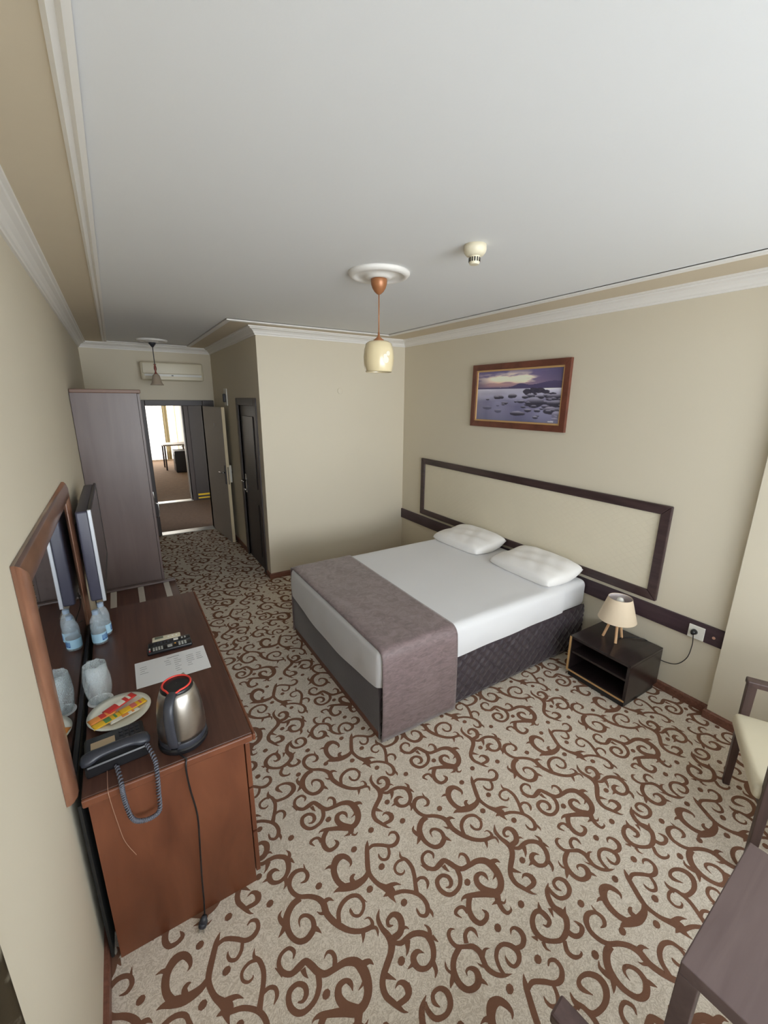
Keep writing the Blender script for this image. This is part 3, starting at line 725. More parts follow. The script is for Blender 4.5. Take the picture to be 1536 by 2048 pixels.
so = rn.modifiers.new('thickness', 'SOLIDIFY'); so.thickness = .005; so.offset = 0
tag(rn, 'mauve brown crushed satin runner laid across the foot of the bed', 'bed runner')
def pillow(name, cx, cy, sx, sy, hgt, rz, lab, z0, tilt):
    def f(u, v, s):
        a = u*2-1; b = v*2-1
        k = max(0, (1-abs(a)**3.2))*max(0, (1-abs(b)**3.2))
        h = hgt*k**.42
        pin = 1-.10*(a*a*b*b) ; wx = a*sx/2*(1-.05*(1-b*b)*abs(a)**6) ; wy = b*sy/2*(1-.05*(1-a*a)*abs(b)**6)
        wr = .004*math.sin(a*9+b*4)*k + .003*math.sin(b*13-a*5)*k
        zz = z0 + .030 + (s*h*(.62 if s > 0 else .30)) + wr*s + tilt*max(0,a)**1.5
        zz = max(zz, z0+.003)
        c, s_ = math.cos(rz), math.sin(rz)
        return (cx + wx*pin*c - wy*pin*s_, cy + wx*pin*s_ + wy*pin*c, zz)
    mb = MB(); mb.grid(34, 40, lambda u, v: f(u, v, 1)); mb.grid(34, 40, lambda u, v: f(1-u, v, -1))
    return tag(obj(name, mb, m_pillow, smooth=True, merge=True), lab, 'pillow', 'pillows at the head of the bed')
pillow('pillow', 3.132, 2.955, .46, .67, .145, .05, 'plump white pillow on the bed, nearer the bathroom wall', MZ-.004, .05)
pillow('pillow', 3.136, 2.155, .47, .69, .145, -.02, 'plump white pillow on the bed, nearer the table lamp', MZ-.004, .05)

# ---------------------------------------------------------------- headboard, wall strip, socket
HY0, HY1, HZ0, HZ1 = 1.297, 4.093, .644, 1.336
hb = thing('headboard', 'long cream upholstered headboard panel in a dark wood frame on the wall', 'headboard', (W, 2.7, HZ0))
obj('panel', MB().box(W-.014, W-.001, HY0+.03, HY1-.03, HZ0+.03, HZ1-.03), m_hpanel, hb)
fw = .066
def railpoly(a, b, c, d, n):    # mitred rail in the wall plane, thickness along -x
    mb = MB()
    pts = [a, b, c, d]
    return mb.add([(W-.001,y,z) for y,z in pts]+[(W-.030,y,z) for y,z in pts], [(0,1,2,3),(7,6,5,4)]+[(i,i+4,(i+1)%4+4,(i+1)%4) for i in range(4)])
obj('rail', railpoly((HY0,HZ1),(HY1,HZ1),(HY1-fw,HZ1-fw),(HY0+fw,HZ1-fw),0), m_dark, hb, bevel=.006)
obj('rail', railpoly((HY0+fw,HZ0+fw),(HY1-fw,HZ0+fw),(HY1,HZ0),(HY0,HZ0),0), m_dark, hb, bevel=.006)
obj('stile', railpoly((HY0,HZ0),(HY0,HZ1),(HY0+fw,HZ1-fw),(HY0+fw,HZ0+fw),0), m_dark, hb, bevel=.006)
obj('stile', railpoly((HY1-fw,HZ0+fw),(HY1-fw,HZ1-fw),(HY1,HZ1),(HY1,HZ0),0), m_dark, hb, bevel=.006)
ws = thing('wall_strip', 'dark wooden bumper strip running along the wall behind bed and nightstand', 'wall strip', (W, 2.7, .489))
obj('board', MB().box(W-.018, W-.0005, PILY, D-.001, .489, .6125), m_rail, ws, bevel=.004)
obj('screw_cap', MB().lathe([(.009,0),(.009,.003),(.006,.004)], (0,0,0), 14), M('cap_pink', (196,150,130), .5), ws).matrix_parent_inverse = WM[ws.name].inverted() @ Matrix.Translation((W-.018, .925, .545)) @ Matrix.Rotation(-math.pi/2, 4, 'Y')
sk = thing('wall_socket', 'white double wall socket on the dark strip right of the nightstand', 'socket', (W-.018, 1.02, .538))
obj('plate', MB().box(W-.030, W-.0185, .975, 1.068, .494, .586), m_white, sk, bevel=.004)
obj('well', MB().tube([(W-.031,1.030,.542),(W-.0295,1.030,.542)], .021, 20), M('socket_well', (190,188,184), .5), sk)

# ---------------------------------------------------------------- picture
py0, py1, pz0, pz1 = 2.1875, 3.283, 1.765, 2.347
pic = thing('framed_picture', 'brown framed photograph of a rocky seashore under purple dusk clouds', 'picture', (W, 2.735, pz0))
pf = .052
def prail(y0, z0, y1, z1, yi1, zi1, yi0, zi0, m, nm, x0, x1):
    pts = [(y0,z0),(y1,z1),(yi1,zi1),(yi0,zi0)]
    mb = MB().add([(x0,y,z) for y,z in pts]+[(x1,y,z) for y,z in pts], [(0,1,2,3),(7,6,5,4)]+[(i,i+4,(i+1)%4+4,(i+1)%4) for i in range(4)])
    obj(nm, mb, m, pic, bevel=.002)
m_pframe = wood('picture_frame_brown', (88,48,36), (118,68,52), .4, (10,10,10))
def fourrails(i0, i1, m, nm, x0, x1):
    a0, a1, b0, b1 = py0+i0, py1-i0, pz0+i0, pz1-i0; c0, c1, e0, e1 = py0+i1, py1-i1, pz0+i1, pz1-i1
    prail(a0,b1,a1,b1,c1,e1,c0,e1,m,nm,x0,x1); prail(c0,e0,c1,e0,a1,b0,a0,b0,m,nm,x0,x1)
    prail(a0,b0,a0,b1,c0,e1,c0,e0,m,nm,x0,x1); prail(c1,e0,c1,e1,a1,b1,a1,b0,m,nm,x0,x1)
fourrails(0, pf, m_pframe, 'frame_rail', W-.001, W-.030)
fourrails(pf, pf+.016, m_gold, 'gold_slip', W-.001, W-.022)
def noise2(u, v, seed, oct=4):
    g = np.random.default_rng(seed); out = np.zeros_like(u); amp = 1; tot = 0
    for o_ in range(oct):
        n = 4*2**o_; G_ = g.random((n+2, n+2)); x = u*n; y = v*n
        xi = np.clip(x.astype(int), 0, n); yi = np.clip(y.astype(int), 0, n); fx = x-xi; fy = y-yi
        fx = fx*fx*(3-2*fx); fy = fy*fy*(3-2*fy)
        out += amp*((G_[yi,xi]*(1-fx)+G_[yi,np.minimum(xi+1,n+1)]*fx)*(1-fy)+(G_[np.minimum(yi+1,n+1),xi]*(1-fx)+G_[np.minimum(yi+1,n+1),np.minimum(xi+1,n+1)]*fx)*fy)
        tot += amp; amp *= .5
    return out/tot
def seascape(nu, nv):
    u, v = np.meshgrid(np.linspace(0,1,nu), np.linspace(0,1,nv))       # u left to right, v top to bottom
    C_ = lambda *c: np.array(c, float)
    img = np.zeros((nv, nu, 3)); hz = .36
    n1 = noise2(u*.9, np.clip(v*2.2,0,.99), 3); n2 = noise2(u*.9, np.clip(v*1.4,0,.99), 11)
    t = (v/hz)[...,None]
    sky = C_(98,90,130)*(1-t)+C_(132,112,136)*t
    n3 = noise2((u*.75+.1)%1, np.clip(v*2.6,0,.99), 17, 5)
    glow = np.exp(-((v-.17-.05*(u-.4))/.12)**2)*np.exp(-((u-.45)/.40)**2)
    band = np.clip((n3-.43)*9, 0, 1)*np.clip(glow*1.5, 0, 1)
    sky = sky*(1-band[...,None]) + C_(244,226,204)*band[...,None]
    g2 = np.exp(-((v-.27)/.05)**2)*np.exp(-((u-.3)/.3)**2)*.55
    sky = sky*(1-g2[...,None])+C_(222,166,142)*g2[...,None]
    dk = np.clip((u-.72)*3, 0, 1)*np.clip(1.1-v*1.2,0,1)*.75
    sky = sky*(1-dk[...,None])+C_(66,62,92)*dk[...,None]
    dl_ = np.clip((.16-u)*6,0,1)*np.clip((v-.1)*6,0,1)*.6
    sky = sky*(1-dl_[...,None])+C_(80,78,100)*dl_[...,None]
    mt = hz-.02 - .10*np.exp(-((u-.92)/.22)**2) - .055*np.exp(-((u-.55)/.10)**2)*(.7+.6*n2) - .02*n2
    w = np.clip((.60-v)/.25, 0, 1)[...,None]
    sea = C_(122,120,150)*(1-w)+C_(208,206,222)*w
    sea = sea + (n2-.5)[...,None]*70
    lf = np.clip((.25-u)*2.5,0,1)[...,None]; sea = sea*(1-lf*.4)+C_(108,108,124)*lf*.4
    bt = np.clip((v-.78)*4,0,1)[...,None]; sea = sea*(1-bt*.5)+C_(84,86,112)*bt*.5
    img = np.where((v > hz)[...,None], sea, np.where((v > mt)[...,None], C_(74,66,100)+0*sky, sky))
    g = np.random.default_rng(21)
    rocks = [(.30,.52,.07,.045),(.27,.53,.04,.04),(.47,.50,.06,.05),(.15,.57,.025,.02),(.64,.42,.05,.05),(.70,.40,.06,.05),(.77,.40,.06,.05),(.83,.42,.05,.04),(.38,.64,.045,.028),(.36,.67,.03,.02),(.57,.61,.05,.03),(.51,.61,.02,.02),(.60,.71,.035,.025),(.72,.62,.11,.10),(.15,.74,.06,.04),(.30,.80,.05,.04),(.92,.52,.09,.06),(.94,.64,.10,.07),(.90,.76,.08,.07),(.97,.84,.06,.07),(.55,.84,.09,.05),(.85,.50,.05,.04),(.78,.52,.05,.04),(.68,.50,.06,.04),(.62,.52,.04,.03),(.29,.69,.02,.02),(.66,.63,.03,.025)]
    for _ in range(40):
        x = .62+.38*g.random(); y = .46+.5*g.random(); s = .015+.03*g.random(); rocks.append((x, y, s, s*.8))
    for x, y, a, b in sorted(rocks, key=lambda q: q[1]):
        d = ((u-x)/a)**2+((v-y)/b)**2 + (noise2((u*3)%1, (v*3)%1, int(x*1e3), 3)-.5)*1.1
        k = np.clip((1-d)*5, 0, 1); soft = .45 if (x < .35 and y > .65) else .95
        top = np.clip((y-v)/b*1.2+.15, 0, 1)[...,None]
        col = C_(48,46,60)*(1-top)+C_(156,152,172)*top
        if y < .47: col = C_(50,46,62)+0*top
        if x > .9 and y > .8: col = col*.5+C_(170,166,196)*.5
        img = img*(1-k[...,None]*soft)+col*k[...,None]*soft
    # small white signature mark of the print
    sgm = ((u > .885) & (u < .94) & (v > .955) & (v < .972)); img[sgm] = (214,214,220)
    return np.clip(img*1.12+6, 0, 255)
NU, NV = 230, 130
img = seascape(NU, NV)
mb = MB(); q0, q1, r0, r1 = py0+pf+.012, py1-pf-.012, pz0+pf+.012, pz1-pf-.012
for j in range(NV):
    for i in range(NU): mb.v.append((W-.012, q1-(q1-q0)*i/(NU-1), r1-(r1-r0)*j/(NV-1)))
for j in range(NV-1):
    for i in range(NU-1): mb.f.append((j*NU+i, (j+1)*NU+i, (j+1)*NU+i+1, j*NU+i+1))
m_print = bpy.data.materials.new('photo_print'); m_print.use_nodes = True
an = m_print.node_tree.nodes.new('ShaderNodeVertexColor'); an.layer_name = 'print'
m_print.node_tree.links.new(an.outputs[0], m_print.node_tree.nodes['Principled BSDF'].inputs['Base Color'])
m_print.node_tree.nodes['Principled BSDF'].inputs['Roughness'].default_value = .4
po = obj('print', mb, m_print, pic, label='seashore photograph print')
ca = po.data.color_attributes.new('print', 'FLOAT_COLOR', 'POINT')
cl = img.reshape(-1,3)/255; cl = np.where(cl <= .04045, cl/12.92, ((cl+.055)/1.055)**2.4)
ca.data.foreach_set('color', np.concatenate((cl, np.ones((len(cl),1))), 1).ravel().astype(np.float32))
# ---------------------------------------------------------------- nightstand and lamp
NX0, NX1, NY0, NY1, NZ = 2.957, 3.375, 1.19, 1.636, .331
m_night = wood('nightstand_black_wood', (28,21,22), (46,36,36), .3, (3,30,30), coat=.3)
ns = thing('nightstand', 'dark open-fronted nightstand with gold edging beside the bed', 'nightstand', (3.16, 1.41, 0))
t = .02
obj('top', MB().box(NX0, NX1, NY0, NY1, NZ-t, NZ), m_night, ns, bevel=.003)
obj('side', MB().box(NX0, NX1, NY0, NY0+t, .045, NZ-t), m_night, ns, bevel=.002)
obj('side', MB().box(NX0, NX1, NY1-t, NY1, .045, NZ-t), m_night, ns, bevel=.002)
obj('back', MB().box(NX1-.012, NX1, NY0+t, NY1-t, .065, NZ-t), m_night, ns)
obj('bottom', MB().box(NX0, NX1, NY0+t, NY1-t, .045, .065), m_night, ns)
obj('shelf', MB().box(NX0+.01, NX1-.012, NY0+t, NY1-t, .195, .212), m_night, ns, bevel=.002)
obj('plinth', MB().box(NX0+.012, NX1-.02, NY0+.012, NY1-.012, 0, .045), m_black, ns)
obj('gold_edge', MB().box(NX0-.003, NX0+.006, NY1-.014, NY1+.001, .045, NZ-.004), m_gold, ns, label='gold vertical edging')
obj('gold_edge', MB().box(NX0-.003, NX0+.006, NY0+.006, NY1-.014, .045, .057), m_gold, ns, label='gold bottom edging')
LX, LY = 3.185, 1.44
lp_ = thing('table_lamp', 'small lamp with cream cone shade on wooden tripod legs atop the nightstand', 'lamp', (LX, LY, NZ))
for fx, fy in ((3.160,1.508),(3.137,1.40),(3.252,1.420)):
    obj('leg', MB().tube([(fx,fy,NZ+.001),(LX+(fx-LX)*.30, LY+(fy-LY)*.30, NZ+.20)], [.0095,.0095], 10), m_beech, lp_, smooth=True, auto=40)
obj('lamp_holder', MB().lathe([(.018,0),(.018,.05),(.014,.07)], (LX,LY,NZ+.185), 16), m_white, lp_, smooth=True, auto=40)
sh_ = MB().lathe([(.126,.0),(.078,.165)], (LX,LY,NZ+.165), 48, False, False)
shade = obj('lamp_shade', sh_, m_shade, lp_, smooth=True)
obj('shade_lining', MB().lathe([(.1235,.0005),(.0755,.1645)], (LX,LY,NZ+.165), 48, False, False), m_shadein, shade, smooth=True)
for zr, rr in ((NZ+.165,.125),(NZ+.33,.077)):
    obj('shade_ring', MB().tube([(LX+rr*math.cos(a*math.pi/24), LY+rr*math.sin(a*math.pi/24), zr) for a in range(49)], .0018, 6, False), m_shade, shade, smooth=True)
obj('lamp_bulb', MB().lathe([(.006,0),(.014,.02),(.026,.045),(.028,.06),(.018,.082),(.002,.088)], (LX,LY,NZ+.245), 20), m_white, lp_, smooth=True)
cordp = smoothpath([(3.215,1.425,NZ+.006),(3.28,1.40,NZ+.004),(3.33,1.35,NZ+.012),(3.36,1.31,NZ+.008),(3.384,1.29,NZ-.02),(3.387,1.25,.24),(3.385,1.19,.225),(3.383,1.10,.25),(3.380,1.045,.33),(3.378,1.03,.43),(3.366,1.03,.505),(3.352,1.030,.535)], 8)
obj('power_cord', MB().tube(cordp, .0028, 8), m_black, lp_, smooth=True, label='black power cord')
obj('power_plug', MB().tube([(W-.0315,1.030,.542),(W-.05,1.030,.542),(W-.062,1.03,.534)], [.019,.016,.008], 14), m_black, lp_, smooth=True, label='black plug in the socket')

# ---------------------------------------------------------------- desk
DX0, DX1, DY0, DY1, DZ = .034, .592, 1.415, 2.885, .761
dk = thing('desk', 'reddish brown wooden writing desk along the left wall', 'desk', (.3, 2.15, 0))
obj('desktop', MB().box(DX0, DX1-.012, DY0+.012, DY1, DZ-.032, DZ), m_mahogt, dk, bevel=.003)
eg = MB()
ep = [(DX0,DY0+.006,DZ-.016),(DX1-.01,DY0+.006,DZ-.016)]
eg.box(DX0, DX1-.012, DY0+.0, DY0+.012, DZ-.032, DZ-.001)
obj('edge_band', eg, m_mahog, dk, bevel=.005, label='worn front end edge of the desktop')
obj('edge_band', MB().box(DX1-.012, DX1, DY0, DY1, DZ-.032, DZ-.001), m_mahog, dk, bevel=.005)
obj('side_panel', MB().box(.047, .548, DY0+.018, DY0+.038, 0, DZ-.032), m_mahog, dk)
obj('side_panel', MB().box(.047, .548, DY1-.04, DY1-.02, 0, DZ-.032), m_mahog, dk)
obj('inner_panel', MB().box(.047, .548, 1.93, 1.95, 0, DZ-.032), m_mahog, dk)
obj('back_panel', MB().box(.019, .028, DY0+.022, DY1-.02, .02, DZ-.034), M('desk_gap_black', (20,19,16), .8), dk, label='black board added to darken the gap behind the desk')  # board added so the gap between desk and wall turns black
for k in range(3):
    z0 = .05+.225*k; dr = obj('drawer', MB().box(.552, .570, DY0+.018, 1.955, z0, z0+.215), m_mahog, dk, bevel=.003)
    obj('knob', MB().tube([(.570,1.69,z0+.11),(.592,1.69,z0+.11)], [.006,.012], 10), m_chrome, dr, smooth=True)
obj('apron', MB().box(.548, .566, 1.955, DY1-.02, DZ-.13, DZ-.034), m_mahog, dk)

# ---------------------------------------------------------------- mirror and television on the left wall
MY0, MY1, MZ0, MZ1, mf = 1.40, 2.76, .775, 1.583, .098
mr_ = thing('wall_mirror', 'large mirror in a rounded cherry wood frame on the wall behind the desk', 'mirror', (0, 2.08, MZ0))
mprof = [(0,.001),(0,.010),(.010,.020),(.030,.028),(.052,.030),(.074,.026),(.090,.018),(mf,.015),(mf,.001)]
def mrail(a, b, na, nb):
    """a, b: outer corners (y, z); na, nb: inward mitre vectors"""
    n = len(mprof); vs = []
    for p, m_ in ((a, na), (b, nb)):
        for s_, x in mprof: vs.append((x, p[0]+m_[0]*s_, p[1]+m_[1]*s_))
    fs = [(j, j+1, j+1+n, j+n) for j in range(n-1)]+[tuple(range(n)), tuple(range(2*n-1,n-1,-1))]
    return MB().add(vs, fs)
cr_ = [((MY0,MZ0),(1,1)),((MY0,MZ1),(1,-1)),((MY1,MZ1),(-1,-1)),((MY1,MZ0),(-1,1))]
cr_[0] = ((MY0,MZ0),(1,0)); cr_[3] = ((MY1,MZ0),(-1,0))
obj('bottom_black_strip', MB().box(.001, .020, MY0+mf-.006, MY1-mf+.006, MZ0, MZ0+.014), m_black, mr_)  # thin black strip along the lower edge of the glass
for i in range(3):
    (a, na), (b, nb) = cr_[i], cr_[(i+1)%4]
    obj('frame_rail' if i % 2 else 'frame_stile', mrail(a, b, na, nb), m_frame, mr_, smooth=True, auto=50)
obj('mirror_glass', MB().box(.002, .013, MY0+mf-.006, MY1-mf+.006, MZ0+.006, MZ1-mf+.006), m_mirror, mr_)

tv_ = thing('television', 'flat screen television seen edge-on, mounted in front of the mirror', 'television', (.085, 3.02, .92))
TY0, TY1, TZ0, TZ1 = 2.60, 3.44, .935, 1.452
obj('back_cover', MB().rbox(.046, .104, TY0+.006, TY1-.006, TZ0+.006, TZ1-.006, .012, 3), m_tvback, tv_, smooth=True, merge=True)
obj('bezel', MB().box(.102, .116, TY0+.014, TY1, TZ0, TZ0+.03).box(.102, .116, TY0+.014, TY1, TZ1-.02, TZ1).box(.102, .116, TY1-.02, TY1, TZ0+.03, TZ1-.02), m_black, tv_, bevel=.003)
obj('edge_trim', MB().box(.100, .117, TY0, TY0+.016, TZ0, TZ1), m_silver, tv_, bevel=.003, label='silver trim on the near edge')
obj('screen', MB().box(.104, .1145, TY0+.02, TY1-.02, TZ0+.03, TZ1-.02), m_screen, tv_)
obj('wall_bracket', MB().box(.0005, .05, 3.0, 3.14, 1.1, 1.28), m_black, tv_)
obj('cable', MB().tube(smoothpath([(.07,2.9,TZ0+.01),(.05,2.82,.86),(.075,2.70,.80),(.05,2.78,.77)], 8), .003, 8), m_black, tv_, smooth=True)

# ---------------------------------------------------------------- things on the desk
def bottle(x, y, rz, lab):
    b = thing('water_bottle', lab, 'bottle', (x, y, DZ), rz, 'water bottles on the desk')
    pr_ = [(.002,.004),(.024,.001),(.032,.004),(.034,.012),(.034,.07),(.0325,.075),(.034,.080),(.0325,.092),(.034,.100),(.033,.118),(.029,.138),(.020,.158),(.0130,.168),(.0130,.174)]
    obj('bottle_body', MB().lathe(pr_, n=28, cap0=False, cap1=False), m_pet, b, smooth=True, local=True)
    obj('water', MB().lathe([(.001,.006),(.022,.004),(.031,.012),(.0315,.07),(.0315,.112),(.001,.112)], n=24), clear('water_%s' % lab[-6:], (205,222,230), .12), b, smooth=True, local=True)
    lb = obj('bottle_label', MB().lathe([(.0345,.016),(.0345,.066)], n=28, cap0=False, cap1=False), m_label, b, smooth=True, local=True, label='pale blue label with dark blue lettering')
    for k in range(3):      # upright blue letter shapes around the label
        a = math.radians(-75 + k*22); r = .0350
        def P_(da, z): return (r*math.cos(a+da), r*math.sin(a+da), z)
        lt = MB()
        for da in (-.13, 0, .13):
            lt.add([P_(da-.035,.026),P_(da+.035,.026),P_(da+.035,.056),P_(da-.035,.056)], [(0,1,2,3)])
        lt.add([P_(-.165,.026),P_(.165,.026),P_(.165,.032),P_(-.165,.032)], [(0,1,2,3)])
        obj('lettering', lt, m_blue, lb, local=True)
    obj('cap', MB().lathe([(.0150,.168),(.0150,.187),(.012,.189)], n=24), M('cap_%s' % lab[-6:], (150,166,184), .4), b, smooth=True, local=True, auto=40)
    return b
bottle(.068, 2.470, .3, 'clear water bottle with pale blue label, nearer the saucer')
bottle(.088, 2.556, .9, 'clear water bottle close below the television, behind the other bottle')

gl = thing('drinking_glass', 'stemmed drinking glass wrapped in clear plastic beside the saucer', 'glass', (.078, 1.945, DZ))
obj('glass_bowl', MB().lathe([(.012,.060),(.026,.075),(.036,.10),(.041,.14),(.042,.172),(.0395,.172),(.039,.14),(.033,.102),(.022,.078),(.002,.068)], n=28, cap0=False, cap1=False), m_wrap, gl, smooth=True, local=True)
obj('stem', MB().lathe([(.012,.005),(.008,.02),(.010,.05),(.013,.064)], n=20), m_wrap, gl, smooth=True, local=True)
obj('foot', MB().lathe([(.034,0),(.034,.003),(.012,.008)], n=24), m_wrap, gl, smooth=True, local=True)
obj('plastic_wrap', MB().grid(30, 9, lambda u, v: ((.036+.012*math.sin(v*3.0)+.004*math.sin(u*2*math.pi*7+v*5))*math.cos(u*2*math.pi), (.036+.012*math.sin(v*3.0)+.004*math.sin(u*2*math.pi*7+v*5))*math.sin(u*2*math.pi), .002+.176*v), True), m_wrap, gl, smooth=True, local=True)
pcst = tag(obj('paper_coaster', MB().lathe([(.047,0),(.047,.0012)], (.078,1.945,DZ-.0002), 30), m_paper), 'round white paper coaster under the wrapped glass', 'coaster')
gl.location.z = DZ+.001

PX, PY = .148, 1.803
pl_ = tag(obj('saucer', MB().lathe([(.002,.004),(.06,.0),(.064,.0025),(.095,.012),(.112,.019),(.113,.0205),(.094,.0155),(.062,.0065),(.002,.0055)], (PX,PY,DZ), 44, False, False), m_cup, smooth=True), 'ivory saucer holding colourful sugar and coffee sachets', 'saucer')
def sachet(cx, cy, z, L, w, rz, m, m2, lab, tilt=0.0):
    s_ = thing('sachet', lab, 'sachet', (cx, cy, z), rz, 'sachets on the saucer')
    def f(u, v, sg):
        a = u*2-1; b = v*2-1; h = .0045*max(0,(1-abs(a)**6))**.5*max(0,(1-b*b))**.5
        return (a*L/2, b*w/2, .005+sg*h + tilt*a + .0006*math.sin(a*40)*(abs(a) > .9))
    mb = MB(); mb.grid(16, 8, lambda u, v: f(u, v, 1)); mb.grid(16, 8, lambda u, v: f(1-u, v, -1))
    obj('wrapper', mb, m, s_, smooth=True, local=True, merge=True)
    st = MB().grid(4, 6, lambda u, v: (lambda p: (p[0], p[1], p[2]+.0004))(f(.40+.22*u, .10+.80*v, 1)))
    obj('print_patch', st, m2, s_, smooth=True, local=True)
    st = MB().grid(3, 6, lambda u, v: (lambda p: (p[0], p[1], p[2]+.0004))(f(.74+.08*u, .14+.72*v, 1)))
    obj('print_patch', st, m2, s_, smooth=True, local=True)
    return s_
m_wt = M('sachet_white', (232,226,210), .45)
m_ptch = M('print_red_pink', (216,110,96), .5)
sachet(.088, 1.795, DZ+.016, .095, .038, .42, m_oran, m_red, 'orange and red sachet at the mirror side of the saucer')
sachet(.105, 1.762, DZ+.014, .105, .038, .40, m_yell, m_green, 'yellow orange sachet with green print near the telephone')
sachet(.195, 1.802, DZ+.016, .100, .038, .42, m_yell, m_ptch, 'bright yellow sachet with pink print at the kettle side of the saucer')
sachet(.165, 1.760, DZ+.013, .110, .022, .38, m_wt, m_oran, 'slim white sachet along the front of the saucer')
sachet(.150, 1.838, DZ+.022, .125, .040, .55, m_red, m_wt, 'long red sachet lying on top of the others', .004)

# kettle
kx, ky = .352, 1.532
kt = thing('electric_kettle', 'brushed steel electric kettle with black handle and red lid ring', 'kettle', (kx, ky, DZ), -.38)
obj('power_base', MB().lathe([(.083,0),(.086,.004),(.086,.016),(.080,.022)], n=40), m_black, kt, smooth=True, local=True, auto=40)
obj('base_ring', MB().lathe([(.081,.022),(.083,.026),(.083,.040),(.0815,.044)], n=40), m_dgrey, kt, smooth=True, local=True, auto=40)
obj('body', MB().lathe([(.081,.044),(.0825,.06),(.082,.09),(.078,.14),(.071,.185),(.062,.215),(.056,.228)], n=48), m_steel, kt, smooth=True, local=True)
obj('lid', MB().lathe([(.056,.226),(.055,.236),(.050,.242),(.02,.245),(.001,.245)], n=40, cap1=False), m_black, kt, smooth=True, local=True)
ringp = []
for k in range(41):
    a = math.radians(-70 + k*320/40); r = .0475
    ringp.append((r*math.cos(a), r*math.sin(a), .2435))
ringp = smoothpath([(.010,-.050,.243),(.016,-.044,.2435)] + ringp[2:-2] + [(-.016,-.044,.2435),(-.010,-.050,.243)], 3)
ringp = [Vector((math.cos(math.radians(-90))*0+.0475*math.cos(math.radians(-58+296*k/60)), .0475*math.sin(math.radians(-58+296*k/60)), .2435)) for k in range(61)]
ringp = [Vector((.006,-.062,.236)), Vector((.014,-.052,.241))] + ringp + [Vector((-.014,-.052,.241)), Vector((-.006,-.062,.236))]
obj('lid_ring', MB().tube(ringp, .0035, 8), m_redring, kt, smooth=True, local=True, label='red ring around the lid')
hp_ = smoothpath([(0,-.050,.236),(0,-.078,.238),(0,-.104,.222),(0,-.116,.18),(0,-.115,.12),(0,-.108,.075),(0,-.096,.052),(0,-.080,.048)], 6)
def handle_ring(mb):
    n = 12; vs = []; fs = []; m_ = len(hp_)
    for i, p in enumerate(hp_):
        tn = (hp_[min(m_-1,i+1)]-hp_[max(0,i-1)]).normalized(); nn = Vector((1,0,0)).cross(tn)
        for k in range(n):
            a = 2*math.pi*k/n; vs.append(p + Vector((1,0,0))*(.017*math.cos(a)) + nn*(.0085*math.sin(a)))
    for i in range(m_-1):
        for k in range(n): fs.append((i*n+k, i*n+(k+1)%n, (i+1)*n+(k+1)%n, (i+1)*n+k))
    fs += [tuple(range(n)), tuple((m_-1)*n+k for k in range(n))[::-1]]
    return mb.add(vs, fs)
obj('handle', handle_ring(MB()), m_dgrey, kt, smooth=True, local=True, label='dark grey loop handle')
obj('spout', MB().add([(-.03,.052,.222),(.03,.052,.222),(0,.088,.228),(-.022,.058,.19),(.022,.058,.19)], [(0,2,1),(0,3,2),(1,2,4),(3,4,2)]), m_steel, kt, local=True)
obj('switch', MB().box(-.01,.01,-.112,-.092,.040,.050), m_black, kt, local=True, bevel=.002)
kc = smoothpath([(0,-.080,.008),(-.006,-.115,.006),(-.012,-.130,-.03),(-.008,-.124,-.12),(.004,-.126,-.25),(-.002,-.126,-.40),(-.010,-.128,-.55),(-.014,-.135,-.66),(-.020,-.150,-.72)], 8)
kr = Matrix.Rotation(.38, 3, 'Z'); kc = [kr @ p if i > 7 else (kr @ p).lerp(p, 1-i/8) for i, p in enumerate(kc)]
obj('power_cord', MB().tube(kc, .0032, 8), m_black, kt, smooth=True, local=True, label='black kettle cord hanging over the desk end')
pg = MB(); pg.tube([(-.020,-.150,-.715),(-.028,-.158,-.735)], [.009,.017], 12); pg.tube([(-.028,-.158,-.735),(-.034,-.164,-.748)], [.017,.015], 12)
pg.v = [tuple(kr @ Vector(p)) for p in pg.v]
pk = obj('power_plug', pg, m_dgrey, kt, smooth=True, local=True)
pn = MB().tube([(-.026,-.170,-.744),(-.032,-.180,-.7585)], .0025, 6); pn.v = [tuple(kr @ Vector(p)) for p in pn.v]; obj('pin', pn, m_chrome, pk, local=True)
pn = MB().tube([(-.042,-.160,-.744),(-.048,-.170,-.7585)], .0025, 6); pn.v = [tuple(kr @ Vector(p)) for p in pn.v]; obj('pin', pn, m_chrome, pk, local=True)

# telephone: keypad towards the saucer, handset along the desk end
tp = thing('telephone', 'black desk telephone with keypad and coiled cord at the desk end', 'telephone', (.135, 1.59, DZ), math.radians(4))
def wedge(x0, x1, y0, y1, za, zb):
    return MB().hexa([(x0,y0,0),(x1,y0,0),(x1,y1,0),(x0,y1,0)], [(x0,y0,za),(x1,y0,za),(x1,y1,zb),(x0,y1,zb)])
obj('base', wedge(-.095, .095, -.085, .10, .048, .024), m_black, tp, local=True, bevel=.008)
def onslope(x, y): return .048 + (.024-.048)*(y+.085)/.185
for i in range(4):
    for j in range(3):
        x = .020+i*.018; y = .018+j*.024; z = onslope(x, y)
        obj('key', MB().box(x-.006, x+.006, y-.007, y+.007, z-.002, z+.004), m_dgrey, tp, local=True, bevel=.0015)
obj('number_card', MB().hexa([(-.075,.012,onslope(0,.012)),(.0,.012,onslope(0,.012)),(.0,.055,onslope(0,.055)),(-.075,.055,onslope(0,.055))], [(-.075,.012,onslope(0,.012)+.0015),(.0,.012,onslope(0,.012)+.0015),(.0,.055,onslope(0,.055)+.0015),(-.075,.055,onslope(0,.055)+.0015)]), M('card_tan', (196,172,140), .7), tp, local=True, label='tan number card')
